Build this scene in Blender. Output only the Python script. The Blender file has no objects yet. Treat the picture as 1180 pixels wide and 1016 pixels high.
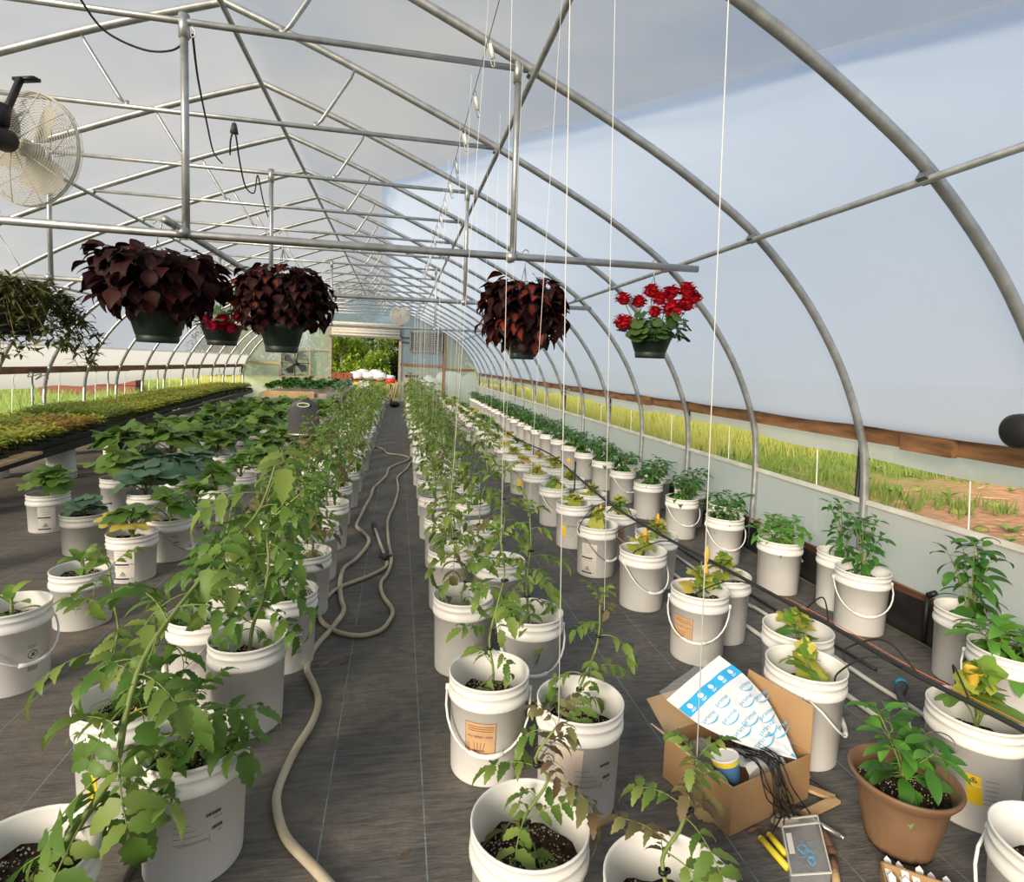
import bpy, math, random
from mathutils import Vector, Matrix, Euler
random.seed(7)
PI = math.pi
sc = bpy.context.scene
col = sc.collection

# ------------------------------------------------------------------ camera
# measured from the photograph (1180 x 1016): focal length, principal point, vanishing point of the rows, roll, eye height
F, CX, CY, VX, VY, RHO, CH = 670.0, 590.0, 470.0, 460.0, 417.0, 0.04, 1.51
def _basis():
    c, s = math.cos(-RHO), math.sin(-RHO)
    dx, dy = VX - CX, VY - CY
    ux, uy = c*dx - s*dy, s*dx + c*dy
    p = math.atan2(-uy, F); psi = math.atan2(-ux*math.cos(p), F)
    fw = Vector((math.sin(psi)*math.cos(p), math.cos(psi)*math.cos(p), -math.sin(p)))
    r = Vector((math.cos(psi), -math.sin(psi), 0)); u = r.cross(fw)
    c, s = math.cos(RHO), math.sin(RHO)
    return fw, r*c + u*s, u*c - r*s
FW, RT, UP = _basis()
EYE = Vector((0, 0, CH))
cd = bpy.data.cameras.new('camera'); cam = bpy.data.objects.new('camera', cd); col.objects.link(cam)
cam.matrix_world = Matrix(((RT.x, UP.x, -FW.x, 0), (RT.y, UP.y, -FW.y, 0), (RT.z, UP.z, -FW.z, CH), (0, 0, 0, 1)))
cd.sensor_width = 36; cd.lens = F/1180*36; cd.shift_y = (CY - 508)/1180
cd.clip_start = .02; cd.clip_end = 500
sc.camera = cam
def hit(x, y, ax, val):                       # a pixel's point on a plane that the thing touches
    d = FW + RT*((x - CX)/F) - UP*((y - CY)/F)
    return EYE + d*((val - EYE[ax])/d[ax])
def G(x, y, z=0.0): return hit(x, y, 2, z)
def AY(x, y, Y): return hit(x, y, 1, Y)

# ------------------------------------------------------------------ sky, sun, exposure
sc.view_settings.view_transform = 'Standard'; sc.view_settings.look = 'None'
sc.view_settings.gamma = 1; sc.view_settings.exposure = 0.2
w = bpy.data.worlds.new('sky'); sc.world = w; w.use_nodes = True
nt = w.node_tree; nt.nodes.clear()
def N(nt, t, **k):
    n = nt.nodes.new(t)
    for a, b in k.items():
        if a in n.inputs.keys() if isinstance(a, str) else False: n.inputs[a].default_value = b
        else: setattr(n, a, b)
    return n
L = lambda a, b: nt.links.new(a, b)
out = N(nt, 'ShaderNodeOutputWorld'); bg = N(nt, 'ShaderNodeBackground')
tc = N(nt, 'ShaderNodeTexCoord'); mp = N(nt, 'ShaderNodeMapping'); mp.inputs['Scale'].default_value = (1, 1, 2.2)
mp.inputs['Location'].default_value = (.35, .2, .1)
nz = N(nt, 'ShaderNodeTexNoise'); nz.inputs['Scale'].default_value = 1.9; nz.inputs['Detail'].default_value = 5; nz.inputs['Roughness'].default_value = .5
cr = N(nt, 'ShaderNodeValToRGB'); cr.color_ramp.elements[0].position = .36; cr.color_ramp.elements[1].position = .62
cr.color_ramp.elements[0].color = (.50, .63, .82, 1); cr.color_ramp.elements[1].color = (.96, .95, .93, 1)
L(tc.outputs['Generated'], mp.inputs['Vector']); L(mp.outputs['Vector'], nz.inputs['Vector'])
L(nz.outputs['Fac'], cr.inputs['Fac']); L(cr.outputs['Color'], bg.inputs['Color'])
bg.inputs['Strength'].default_value = .88
L(bg.outputs['Background'], out.inputs['Surface'])
sd = bpy.data.lights.new('sun', 'SUN'); so = bpy.data.objects.new('sun', sd); col.objects.link(so)
sd.energy = 10.5; sd.color = (1, .86, .68); sd.angle = math.radians(24)
SUN = Vector((.60, .66, -.33)).normalized()     # the way the light travels: low, from the left and behind
so.rotation_euler = SUN.to_track_quat('-Z', 'Y').to_euler(); so.location = (-20, -10, 12)

# ------------------------------------------------------------------ materials
M = {}
def mat(name, rgb=(.8,.8,.8), rough=.6, metal=0.0, rgb2=None, scale=8.0, bump=0.0, bscale=60.0, stretch=None, detail=4, island=False, trans=0.0, spec=.4, contrast=(.35,.65), coord='Object', trans_rgb=None):
    m = bpy.data.materials.new(name); M[name] = m; m.use_nodes = True
    t = m.node_tree; nd = t.nodes; lk = t.links.new
    b = nd['Principled BSDF']; o = nd['Material Output']
    b.inputs['Base Color'].default_value = (*rgb, 1); b.inputs['Roughness'].default_value = rough
    b.inputs['Metallic'].default_value = metal; b.inputs['Specular IOR Level'].default_value = spec
    tcn = nd.new('ShaderNodeTexCoord'); vec = tcn.outputs[coord]
    if stretch:
        mpn = nd.new('ShaderNodeMapping'); mpn.inputs['Scale'].default_value = stretch; lk(vec, mpn.inputs['Vector']); vec = mpn.outputs['Vector']
    csock = None
    if rgb2:
        mx = nd.new('ShaderNodeMix'); mx.data_type = 'RGBA'
        mx.inputs['A'].default_value = (*rgb, 1); mx.inputs['B'].default_value = (*rgb2, 1)
        if island:
            g = nd.new('ShaderNodeNewGeometry'); oi = nd.new('ShaderNodeObjectInfo')
            ad = nd.new('ShaderNodeMath'); ad.operation = 'ADD'; fr = nd.new('ShaderNodeMath'); fr.operation = 'FRACT'
            lk(g.outputs['Random Per Island'], ad.inputs[0]); lk(oi.outputs['Random'], ad.inputs[1]); lk(ad.outputs[0], fr.inputs[0])
            lk(fr.outputs[0], mx.inputs['Factor'])
        else:
            n = nd.new('ShaderNodeTexNoise'); n.inputs['Scale'].default_value = scale; n.inputs['Detail'].default_value = detail
            r = nd.new('ShaderNodeMapRange'); r.inputs['From Min'].default_value = contrast[0]; r.inputs['From Max'].default_value = contrast[1]
            lk(vec, n.inputs['Vector']); lk(n.outputs['Fac'], r.inputs['Value']); lk(r.outputs['Result'], mx.inputs['Factor'])
        csock = mx.outputs['Result']; lk(csock, b.inputs['Base Color'])
    if bump:
        n2 = nd.new('ShaderNodeTexNoise'); n2.inputs['Scale'].default_value = bscale; n2.inputs['Detail'].default_value = 3
        bp = nd.new('ShaderNodeBump'); bp.inputs['Strength'].default_value = bump; bp.inputs['Distance'].default_value = .01
        lk(vec, n2.inputs['Vector']); lk(n2.outputs['Fac'], bp.inputs['Height']); lk(bp.outputs['Normal'], b.inputs['Normal'])
    if trans:
        tr = nd.new('ShaderNodeBsdfTranslucent'); ms = nd.new('ShaderNodeMixShader'); ms.inputs['Fac'].default_value = trans
        if trans_rgb: tr.inputs['Color'].default_value = (*trans_rgb, 1)
        elif csock: lk(csock, tr.inputs['Color'])
        else: tr.inputs['Color'].default_value = (*rgb, 1)
        lk(b.outputs['BSDF'], ms.inputs[1]); lk(tr.outputs['BSDF'], ms.inputs[2]); lk(ms.outputs['Shader'], o.inputs['Surface'])
    return m
def film(name, rgb, clear, transl, wrinkle=.15, rough=.35, tint=None):
    """polythene: part clear, part scattering the light through, part white"""
    m = bpy.data.materials.new(name); M[name] = m; m.use_nodes = True
    t = m.node_tree; nd = t.nodes; lk = t.links.new; nd.remove(nd['Principled BSDF']); o = nd['Material Output']
    T = nd.new('ShaderNodeBsdfTransparent'); T.inputs['Color'].default_value = (*(tint or [min(1, c*1.08) for c in rgb]), 1)
    S = nd.new('ShaderNodeBsdfTranslucent'); S.inputs['Color'].default_value = (*rgb, 1)
    D = nd.new('ShaderNodeBsdfDiffuse'); D.inputs['Color'].default_value = (*rgb, 1)
    g = nd.new('ShaderNodeBsdfGlossy'); g.inputs['Roughness'].default_value = rough; g.inputs['Color'].default_value = (.9, .9, .9, 1)
    tcn = nd.new('ShaderNodeTexCoord'); n = nd.new('ShaderNodeTexNoise'); n.inputs['Scale'].default_value = 2.2; n.inputs['Detail'].default_value = 4
    bp = nd.new('ShaderNodeBump'); bp.inputs['Strength'].default_value = wrinkle; bp.inputs['Distance'].default_value = .05
    lk(tcn.outputs['Object'], n.inputs['Vector']); lk(n.outputs['Fac'], bp.inputs['Height'])
    lk(bp.outputs['Normal'], g.inputs['Normal']); lk(bp.outputs['Normal'], S.inputs['Normal'])
    a = nd.new('ShaderNodeMixShader'); a.inputs['Fac'].default_value = transl/(1 - clear)
    lk(D.outputs[0], a.inputs[1]); lk(S.outputs[0], a.inputs[2])
    c = nd.new('ShaderNodeMixShader'); c.inputs['Fac'].default_value = clear
    lk(a.outputs[0], c.inputs[1]); lk(T.outputs[0], c.inputs[2])
    e = nd.new('ShaderNodeMixShader'); e.inputs['Fac'].default_value = .04
    lk(c.outputs[0], e.inputs[1]); lk(g.outputs[0], e.inputs[2]); lk(e.outputs[0], o.inputs['Surface'])
    return m
film('film_roof', (.83, .885, .955), .05, .80)
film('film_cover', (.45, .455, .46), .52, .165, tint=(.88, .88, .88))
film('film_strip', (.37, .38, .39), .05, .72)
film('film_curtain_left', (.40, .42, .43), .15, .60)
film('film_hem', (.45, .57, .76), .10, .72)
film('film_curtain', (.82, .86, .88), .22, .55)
film('film_kick', (.70, .76, .75), .22, .46)
film('film_end', (.70, .78, .68), .46, .36)
film('film_blue', (.36, .47, .58), .30, .45)
film('clear_plastic', (.92, .95, .97), .80, .08, .4, .15)
mat('galvanised', (.50, .51, .51), .42, .75, (.36, .37, .37), 14, .05, 90)
mat('galvanised_dark', (.30, .33, .32), .5, .6, (.20, .22, .22), 14)
mat('wood_beam', (.27, .135, .055), .75, 0, (.12, .055, .022), 3.5, .25, 20, (6, 1, 6))
mat('wood_pale', (.55, .38, .20), .75, 0, (.40, .26, .13), 5, .2, 25, (1, 5, 1))
mat('wood_grey', (.42, .36, .29), .8, 0, (.28, .23, .18), 5, .2, 25, (1, 5, 1))
mat('wood_red', (.34, .10, .05), .7, 0, (.22, .06, .03), 6)
mat('bucket_white', (.88, .875, .85), .38, 0, (.83, .82, .79), 5, .02, 30, trans=.16, spec=.45)
mat('bucket_grey', (.52, .53, .50), .5, 0, (.44, .44, .40), 6, trans=.05)
mat('handle_white', (.80, .79, .76), .4)
mat('wire', (.35, .35, .34), .4, .8)
mat('soil', (.020, .013, .009), .95, 0, (.062, .042, .028), 60, .9, 90, spec=.1)
mat('perlite', (.55, .50, .40), .9)
mat('leaf_tomato', (.10, .20, .03), .5, 0, (.24, .32, .07), island=True, trans=.38)
mat('leaf_tomato_deep', (.065, .16, .022), .5, 0, (.14, .25, .04), island=True, trans=.35)
mat('leaf_tomato_dry', (.23, .24, .08), .6, 0, (.16, .10, .05), island=True, trans=.35)
mat('leaf_pepper', (.035, .125, .016), .38, 0, (.075, .21, .03), island=True, trans=.30)
mat('leaf_pepper_bright', (.09, .27, .03), .38, 0, (.15, .36, .05), island=True, trans=.35)
mat('leaf_squash', (.34, .42, .055), .5, 0, (.52, .52, .10), island=True, trans=.4)
mat('leaf_squash_green', (.12, .29, .04), .5, 0, (.25, .40, .06), island=True, trans=.4)
mat('leaf_yellow', (.72, .55, .10), .5, 0, (.60, .60, .12), island=True, trans=.4)
mat('leaf_cucumber', (.085, .19, .035), .5, 0, (.20, .31, .065), island=True, trans=.38)
mat('leaf_cabbage', (.06, .16, .075), .5, 0, (.14, .26, .15), island=True, trans=.2)
mat('leaf_broad_dark', (.05, .12, .07), .5, 0, (.10, .19, .09), island=True, trans=.2)
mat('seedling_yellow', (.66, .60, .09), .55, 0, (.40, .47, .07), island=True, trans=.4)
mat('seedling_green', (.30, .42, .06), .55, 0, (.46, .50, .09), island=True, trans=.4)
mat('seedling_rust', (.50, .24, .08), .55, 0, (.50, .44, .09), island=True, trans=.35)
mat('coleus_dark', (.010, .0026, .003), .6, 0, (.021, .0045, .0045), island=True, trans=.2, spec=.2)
mat('coleus_mid', (.026, .005, .005), .6, 0, (.046, .009, .007), island=True, trans=.25, spec=.2)
mat('coleus_red', (.24, .032, .018), .55, 0, (.11, .016, .011), island=True, trans=.3, spec=.2)
mat('geranium_leaf', (.035, .085, .022), .5, 0, (.07, .14, .03), island=True, trans=.25)
mat('petal_red', (.62, .02, .03), .6, 0, (.45, .012, .03), island=True, trans=.2, spec=.1)
mat('petal_pink', (.50, .015, .09), .6, 0, (.34, .01, .05), island=True, trans=.2, spec=.1)
mat('petal_yellow', (.85, .58, .08), .5, 0, (.85, .46, .06), island=True, trans=.3)
mat('fuchsia_leaf', (.06, .085, .022), .55, 0, (.15, .16, .05), island=True, trans=.3)
mat('stem_green', (.19, .25, .07), .55, 0, (.14, .19, .05), 20)
mat('stem_brown', (.17, .15, .06), .6)
mat('pot_green', (.018, .032, .024), .5, 0, (.010, .018, .014), 12)
mat('pot_brown', (.215, .125, .07), .55, 0, (.17, .095, .05), 9, .03, 40)
mat('black_plastic', (.012, .012, .012), .45)
mat('black_rubber', (.022, .021, .020), .6)
mat('grey_plastic', (.16, .16, .155), .5)
mat('charcoal', (.040, .040, .042), .55, 0, (.055, .055, .056), 30)
mat('hose_beige', (.50, .45, .33), .5, 0, (.40, .34, .24), 7, .04, 60)
mat('pvc_white', (.66, .65, .58), .4, 0, (.52, .50, .42), 6)
mat('pvc_brown', (.16, .08, .045), .5)
mat('pipe_orange', (.65, .16, .06), .5)
mat('cardboard', (.41, .255, .125), .8, 0, (.36, .22, .105), 5, .03, 60)
mat('cardboard_in', (.52, .36, .20), .8, 0, (.46, .31, .17), 5)
mat('mailer', (.78, .80, .82), .38, 0, (.70, .72, .75), 9, .35, 14)
mat('mailer_blue', (.035, .40, .76), .4)
mat('print_blue', (.10, .42, .66), .5)
mat('print_white', (.85, .9, .93), .5)
mat('print_dark', (.07, .06, .06), .6)
mat('print_grey', (.28, .27, .27), .6)
mat('print_purple', (.055, .04, .14), .5)
mat('print_brown', (.20, .09, .035), .6)
mat('label_tan', (.56, .36, .19), .7, 0, (.50, .31, .16), 20)
mat('label_faded', (.62, .52, .42), .7, 0, (.66, .57, .48), 20)
mat('label_paper', (.82, .77, .70), .6)
mat('label_paper_grey', (.66, .64, .58), .6)
mat('label_yellow', (.80, .56, .02), .5)
mat('tape_white', (.82, .83, .84), .5)
mat('yellow_plastic', (.85, .70, .05), .4)
mat('blue_cup', (.10, .25, .48), .5)
mat('blue_plastic', (.03, .30, .52), .4)
mat('rust', (.10, .05, .03), .8, 0, (.18, .10, .06), 20)
mat('steel', (.6, .6, .6), .3, .9)
mat('fan_white', (.60, .58, .51), .4, 0, (.52, .49, .42), 12)
mat('fan_blade', (.66, .62, .52), .45, trans=.35)
mat('sack_white', (.86, .86, .86), .6, 0, (.72, .73, .75), 7, .3, 9)
mat('red_plastic', (.65, .05, .03), .4)
mat('twine', (.80, .79, .74), .7)
mat('bark', (.10, .075, .05), .9, 0, (.06, .045, .03), 20)
mat('tree_leaf', (.14, .25, .03), .6, 0, (.32, .42, .05), island=True, trans=.45)
mat('tree_leaf_shade', (.025, .055, .015), .6, 0, (.06, .10, .02), island=True, trans=.3)  # darker leaf copy, with the shade past the doorway put into its colour
mat('grass_green', (.13, .22, .04), .7, 0, (.27, .34, .08), island=True, trans=.35)
mat('grass_straw', (.45, .42, .12), .7, 0, (.33, .38, .08), island=True, trans=.35)
mat('weed_leaf', (.11, .23, .045), .6, 0, (.20, .34, .06), island=True, trans=.3)
mat('dry_leaf', (.20, .12, .06), .9)
mat('shed_brown', (.16, .055, .04), .8)
mat('concrete', (.45, .44, .41), .9, 0, (.36, .34, .31), 4)
mat('tarp_dark', (.012, .011, .011), .6, 0, (.022, .02, .02), 6, .4, 12)
mat('wood_dark', (.14, .06, .035), .8, 0, (.09, .035, .02), 6)  # dark red-brown wood of the base boards

def fabric(name):
    """black woven ground cover with pale marker threads every foot, trodden dirt and a fine weave"""
    m = bpy.data.materials.new(name); M[name] = m; m.use_nodes = True
    t = m.node_tree; nd = t.nodes; lk = t.links.new; b = nd['Principled BSDF']
    tcn = nd.new('ShaderNodeTexCoord'); sx = nd.new('ShaderNodeSeparateXYZ'); lk(tcn.outputs['Object'], sx.inputs[0])
    def mth(op, a, bb=None, c=None):
        n = nd.new('ShaderNodeMath'); n.operation = op
        for i, v in enumerate((a, bb, c)):
            if v is None: continue
            if isinstance(v, (int, float)): n.inputs[i].default_value = v
            else: lk(v, n.inputs[i])
        return n.outputs[0]
    def noise(scale, detail, st=(1,1,1), rough=.55):
        mpn = nd.new('ShaderNodeMapping'); mpn.inputs['Scale'].default_value = st; lk(tcn.outputs['Object'], mpn.inputs['Vector'])
        n = nd.new('ShaderNodeTexNoise'); n.inputs['Scale'].default_value = scale; n.inputs['Detail'].default_value = detail; n.inputs['Roughness'].default_value = rough
        lk(mpn.outputs['Vector'], n.inputs['Vector']); return n.outputs['Fac']
    def rng(v, a, c, lo=0., hi=1.):
        n = nd.new('ShaderNodeMapRange'); n.inputs['From Min'].default_value = a; n.inputs['From Max'].default_value = c
        n.inputs['To Min'].default_value = lo; n.inputs['To Max'].default_value = hi; lk(v, n.inputs['Value']); return n.outputs['Result']
    def mix(f, A, B):
        n = nd.new('ShaderNodeMix'); n.data_type = 'RGBA'
        if isinstance(f, float): n.inputs['Factor'].default_value = f
        else: lk(f, n.inputs['Factor'])
        for k, v in (('A', A), ('B', B)):
            if isinstance(v, tuple): n.inputs[k].default_value = (*v, 1)
            else: lk(v, n.inputs[k])
        return n.outputs['Result']
    base = mix(rng(noise(55, 4, (.12, 1, 1)), .35, .65), (.060, .059, .058), (.120, .117, .112))
    dirt = mth('MULTIPLY', rng(noise(2.6, 7, (1, 1, 1), .65), .40, .66), rng(noise(18, 6, (.7, 1, 1), .75), .36, .62))
    c = mix(mth('MULTIPLY', dirt, .85), base, (.215, .182, .145))
    brown = mth('MULTIPLY', rng(sx.outputs['X'], .3, -1.6), .75)
    c = mix(mth('MULTIPLY', brown, rng(noise(30, 4, (.1, 1, 1)), .3, .7)), c, (.20, .165, .128))
    dust = rng(noise(210, 2), .70, .76)
    c = mix(mth('MULTIPLY', dust, rng(noise(5, 3), .38, .55)), c, (.34, .31, .26))
    # marker threads
    fx = mth('ABSOLUTE', mth('SUBTRACT', mth('FRACT', mth('ADD', mth('DIVIDE', sx.outputs['X'], .325), 100.13)), .5))
    line = mth('LESS_THAN', fx, .0062)
    c = mix(mth('MULTIPLY', line, rng(noise(9, 2), .3, .5)), c, (.20, .27, .27))
    lk(c, b.inputs['Base Color']); b.inputs['Roughness'].default_value = .72; b.inputs['Specular IOR Level'].default_value = .35
    bp = nd.new('ShaderNodeBump'); bp.inputs['Strength'].default_value = .5; bp.inputs['Distance'].default_value = .006
    lk(mth('ADD', noise(120, 2, (.25, 1, 1)), mth('MULTIPLY', noise(8, 3), 2.0)), bp.inputs['Height']); lk(bp.outputs['Normal'], b.inputs['Normal'])
fabric('weed_fabric')
def ground_mat(name):
    m = bpy.data.materials.new(name); M[name] = m; m.use_nodes = True
    t = m.node_tree; nd = t.nodes; lk = t.links.new; b = nd['Principled BSDF']; b.inputs['Roughness'].default_value = .95; b.inputs['Specular IOR Level'].default_value = .1
    tcn = nd.new('ShaderNodeTexCoord')
    def noise(s, d):
        n = nd.new('ShaderNodeTexNoise'); n.inputs['Scale'].default_value = s; n.inputs['Detail'].default_value = d; lk(tcn.outputs['Object'], n.inputs['Vector']); return n.outputs['Fac']
    def rng(v, a, c):
        n = nd.new('ShaderNodeMapRange'); n.inputs['From Min'].default_value = a; n.inputs['From Max'].default_value = c; lk(v, n.inputs['Value']); return n.outputs['Result']
    def mix(f, A, B):
        n = nd.new('ShaderNodeMix'); n.data_type = 'RGBA'; lk(f, n.inputs['Factor'])
        for k, v in (('A', A), ('B', B)):
            if isinstance(v, tuple): n.inputs[k].default_value = (*v, 1)
            else: lk(v, n.inputs[k])
        return n.outputs['Result']
    grass = mix(rng(noise(3, 6), .35, .65), (.15, .19, .045), (.27, .27, .08))
    soil = mix(rng(noise(7, 6), .3, .7), (.36, .185, .10), (.52, .30, .17))
    # bare red earth in a patch on the right side
    sx = nd.new('ShaderNodeSeparateXYZ'); lk(tcn.outputs['Object'], sx.inputs[0])
    def mth(op, a, bb=None):
        n = nd.new('ShaderNodeMath'); n.operation = op
        for i, v in enumerate((a, bb)):
            if v is None: continue
            if isinstance(v, (int, float)): n.inputs[i].default_value = v
            else: lk(v, n.inputs[i])
        return n.outputs[0]
    dx = mth('DIVIDE', mth('SUBTRACT', sx.outputs['X'], 8.2), 3.6); dy = mth('DIVIDE', mth('SUBTRACT', sx.outputs['Y'], 3.0), 5.0)
    dd = mth('ADD', mth('MULTIPLY', dx, dx), mth('MULTIPLY', dy, dy))
    f = rng(mth('ADD', dd, mth('MULTIPLY', noise(.9, 6), 1.1)), 1.75, 1.25)
    lk(mix(f, grass, soil), b.inputs['Base Color'])
    bp = nd.new('ShaderNodeBump'); bp.inputs['Strength'].default_value = .9; bp.inputs['Distance'].default_value = .06; lk(noise(9, 6), bp.inputs['Height']); lk(bp.outputs['Normal'], b.inputs['Normal'])
ground_mat('field')

# ------------------------------------------------------------------ mesh helpers
class MB:
    def __init__(s): s.v = []; s.f = []; s.m = []
    def add(s, vs, fs, mi=0, mx=None):
        o = len(s.v)
        s.v += [tuple(mx @ Vector(p)) for p in vs] if mx is not None else [tuple(p) for p in vs]
        s.f += [tuple(i + o for i in f) for f in fs]
        s.m += mi if isinstance(mi, list) else [mi]*len(fs)
        return s
    def box(s, c, d, mx=None, mi=0, taper=1.0):
        x, y, z = d[0]/2, d[1]/2, d[2]/2; k = taper
        vs = [(c[0]+a*x*(k if e > 0 else 1), c[1]+b*y*(k if e > 0 else 1), c[2]+e*z) for e in (-1, 1) for a, b in ((-1,-1),(1,-1),(1,1),(-1,1))]
        return s.add(vs, [(3,2,1,0),(4,5,6,7),(0,1,5,4),(1,2,6,5),(2,3,7,6),(3,0,4,7)], mi, mx)
    def bar(s, a, b, wd, ht, up=(0,0,1), mi=0):
        a, b = Vector(a), Vector(b); d = (b-a); ln = d.length; d.normalize(); sd_ = d.cross(Vector(up)); sd_.normalize(); u = sd_.cross(d)
        mx = Matrix(((sd_.x, d.x, u.x, (a.x+b.x)/2), (sd_.y, d.y, u.y, (a.y+b.y)/2), (sd_.z, d.z, u.z, (a.z+b.z)/2), (0,0,0,1)))
        return s.box((0,0,0), (wd, ln, ht), mx, mi)
    def tube(s, pts, r, n=8, mi=0, cap=True, closed=False):
        pts = [Vector(p) for p in pts]; k = len(pts); rs = r if isinstance(r, (list, tuple)) else [r]*k
        vs = []; fs = []
        t0 = (pts[1]-pts[0]).normalized(); ref = Vector((0,0,1)) if abs(t0.z) < .9 else Vector((1,0,0))
        nrm = t0.cross(ref).normalized()
        for i, p in enumerate(pts):
            if closed: t = (pts[(i+1)%k]-pts[i-1]).normalized()
            else: t = (pts[min(i+1,k-1)]-pts[max(i-1,0)]).normalized()
            nrm = (nrm - t*nrm.dot(t))
            if nrm.length < 1e-6: nrm = t.orthogonal()
            nrm.normalize(); bn = t.cross(nrm)
            for j in range(n):
                a = 2*PI*j/n; vs.append(p + (nrm*math.cos(a) + bn*math.sin(a))*rs[i])
        for i in range(k if closed else k-1):
            for j in range(n):
                a, b = i*n, ((i+1)%k)*n
                fs.append((a+j, a+(j+1)%n, b+(j+1)%n, b+j))
        if cap and not closed: fs.append(tuple(range(n-1,-1,-1))); fs.append(tuple((k-1)*n+j for j in range(n)))
        return s.add(vs, fs, mi)
    def lathe(s, prof, n=24, mx=None, mi=0, wob=None):
        vs = []; fs = []
        for (r, z) in prof:
            for j in range(n):
                a = 2*PI*j/n; rr = r*(wob(a, z) if wob else 1); vs.append((rr*math.cos(a), rr*math.sin(a), z))
        for i in range(len(prof)-1):
            for j in range(n): fs.append((i*n+j, i*n+(j+1)%n, (i+1)*n+(j+1)%n, (i+1)*n+j))
        return s.add(vs, fs, mi, mx)
    def disc(s, r, z, n=24, mx=None, mi=0, rings=1, bumpf=None):
        vs = [(0, 0, z + (bumpf(0,0) if bumpf else 0))]; fs = []
        for q in range(1, rings+1):
            for j in range(n):
                a = 2*PI*j/n; rr = r*q/rings; x, y = rr*math.cos(a), rr*math.sin(a)
                vs.append((x, y, z + (bumpf(x, y) if bumpf else 0)))
        for j in range(n): fs.append((0, 1+j, 1+(j+1)%n))
        for q in range(1, rings):
            for j in range(n): fs.append((1+(q-1)*n+j, 1+q*n+j, 1+q*n+(j+1)%n, 1+(q-1)*n+(j+1)%n))
        return s.add(vs, fs, mi, mx)
    def ball(s, c, r, n=8, k=6, sc_=(1,1,1), mi=0, jit=0):
        vs = []; fs = []
        for i in range(k+1):
            p = PI*i/k
            for j in range(n):
                a = 2*PI*j/n; q = r*(1+random.uniform(-jit, jit))
                vs.append((c[0]+q*math.sin(p)*math.cos(a)*sc_[0], c[1]+q*math.sin(p)*math.sin(a)*sc_[1], c[2]+q*math.cos(p)*sc_[2]))
        for i in range(k):
            for j in range(n): fs.append((i*n+j, (i+1)*n+j, (i+1)*n+(j+1)%n, i*n+(j+1)%n))
        return s.add(vs, fs, mi)
    def grid(s, fn, nu, nv, mi=0):
        vs = [fn(i/nu, j/nv) for i in range(nu+1) for j in range(nv+1)]
        fs = [(i*(nv+1)+j, (i+1)*(nv+1)+j, (i+1)*(nv+1)+j+1, i*(nv+1)+j+1) for i in range(nu) for j in range(nv)]
        return s.add(vs, fs, mi)
    def mesh(s, name, mats, smooth=True):
        me = bpy.data.meshes.new(name); me.from_pydata(s.v, [], s.f)
        for m in ([mats] if isinstance(mats, str) else mats): me.materials.append(M[m])
        if any(s.m): me.polygons.foreach_set('material_index', s.m)
        if smooth: me.polygons.foreach_set('use_smooth', [True]*len(me.polygons))
        me.update(); return me
    def obj(s, name, mats, parent=None, smooth=True, **k):
        o = link(name, s.mesh(name, mats, smooth), parent, **k)
        if name == 'print': o['kind'] = 'stuff'              # lettering and fine rules, too small to pick apart
        return o
def link(name, data, parent=None, loc=None, rot=None, scale=None, mx=None):
    o = bpy.data.objects.new(name, data); col.objects.link(o)
    if parent: o.parent = parent
    if mx is not None: o.matrix_basis = mx
    if loc is not None: o.location = loc
    if rot is not None: o.rotation_euler = rot
    if scale is not None: o.scale = scale if not isinstance(scale, (int, float)) else (scale,)*3
    return o
def tag(o, label, cat=None, group=None, kind=None):
    if label: o['label'] = label
    if cat: o['category'] = cat
    if group: o['group'] = group
    if kind: o['kind'] = kind
    return o
def thing(name, label, cat, loc=(0,0,0), group=None, rz=0, kind=None):
    return tag(link(name, None, loc=loc, rot=(0,0,rz)), label, cat, group, kind)
def smoothpath(pts, per=6):
    P = [Vector(p) for p in pts]; outp = []
    for i in range(len(P)-1):
        a, b, c, d = P[max(i-1,0)], P[i], P[i+1], P[min(i+2,len(P)-1)]
        for q in range(per):
            t = q/per; outp.append(.5*((2*b)+(c-a)*t+(2*a-5*b+4*c-d)*t*t+(3*b-a-3*c+d)*t**3))
    outp.append(P[-1]); return outp
def U(a, b): return random.uniform(a, b)

# ------------------------------------------------------------------ the greenhouse: frame
RX, HW, BAY, Y0, NB = -1.26, 4.35, 1.22, 3.34, 17       # ridge line, half width, hoop spacing, the hoop of the first hanging bar, hoops from there to the end
YEND = Y0 + BAY*(NB-1)                                   # 22.86
YN = Y0 - 5*BAY                                          # frame goes on behind the camera
PROF = [(0,3.96),(.4,3.82),(.8,3.67),(1.3,3.465),(2.0,3.165),(2.7,2.83),(3.15,2.57),(3.45,2.36),(3.75,2.07),(3.95,1.82),(4.12,1.55),(4.25,1.27),(4.33,1.02),(4.36,.7),(4.36,.35),(4.36,0)]
PS = smoothpath([(a, 0, b) for a, b in PROF], 3)
def prof(dx):                                            # height of the hoop line at dx from the ridge
    for a, b in zip(PS, PS[1:]):
        if a.x <= dx <= b.x and b.x > a.x: return a.z + (b.z-a.z)*(dx-a.x)/(b.x-a.x)
    return 1.0
frame = thing('greenhouse_frame', 'galvanised steel pipe frame of hoops, purlins and trusses carrying the film', 'frame', (RX, 0, 0), kind='structure')
hb = MB(); hb.tube([(-p.x, 0, p.z) for p in reversed(PS)] + [(p.x, 0, p.z) for p in PS[1:]], .0265, 10)
hoop_me = hb.mesh('hoop', 'galvanised')
cb = MB(); cb.tube([(-1.93, 0, 0), (1.93, 0, 0)], .0175, 8)
for sx_ in (-1.88, 1.88): cb.tube([(sx_, 0, 0), (sx_*.985, 0, .07)], .008, 6)
chord_me = cb.mesh('truss_bar', 'galvanised')
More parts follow.
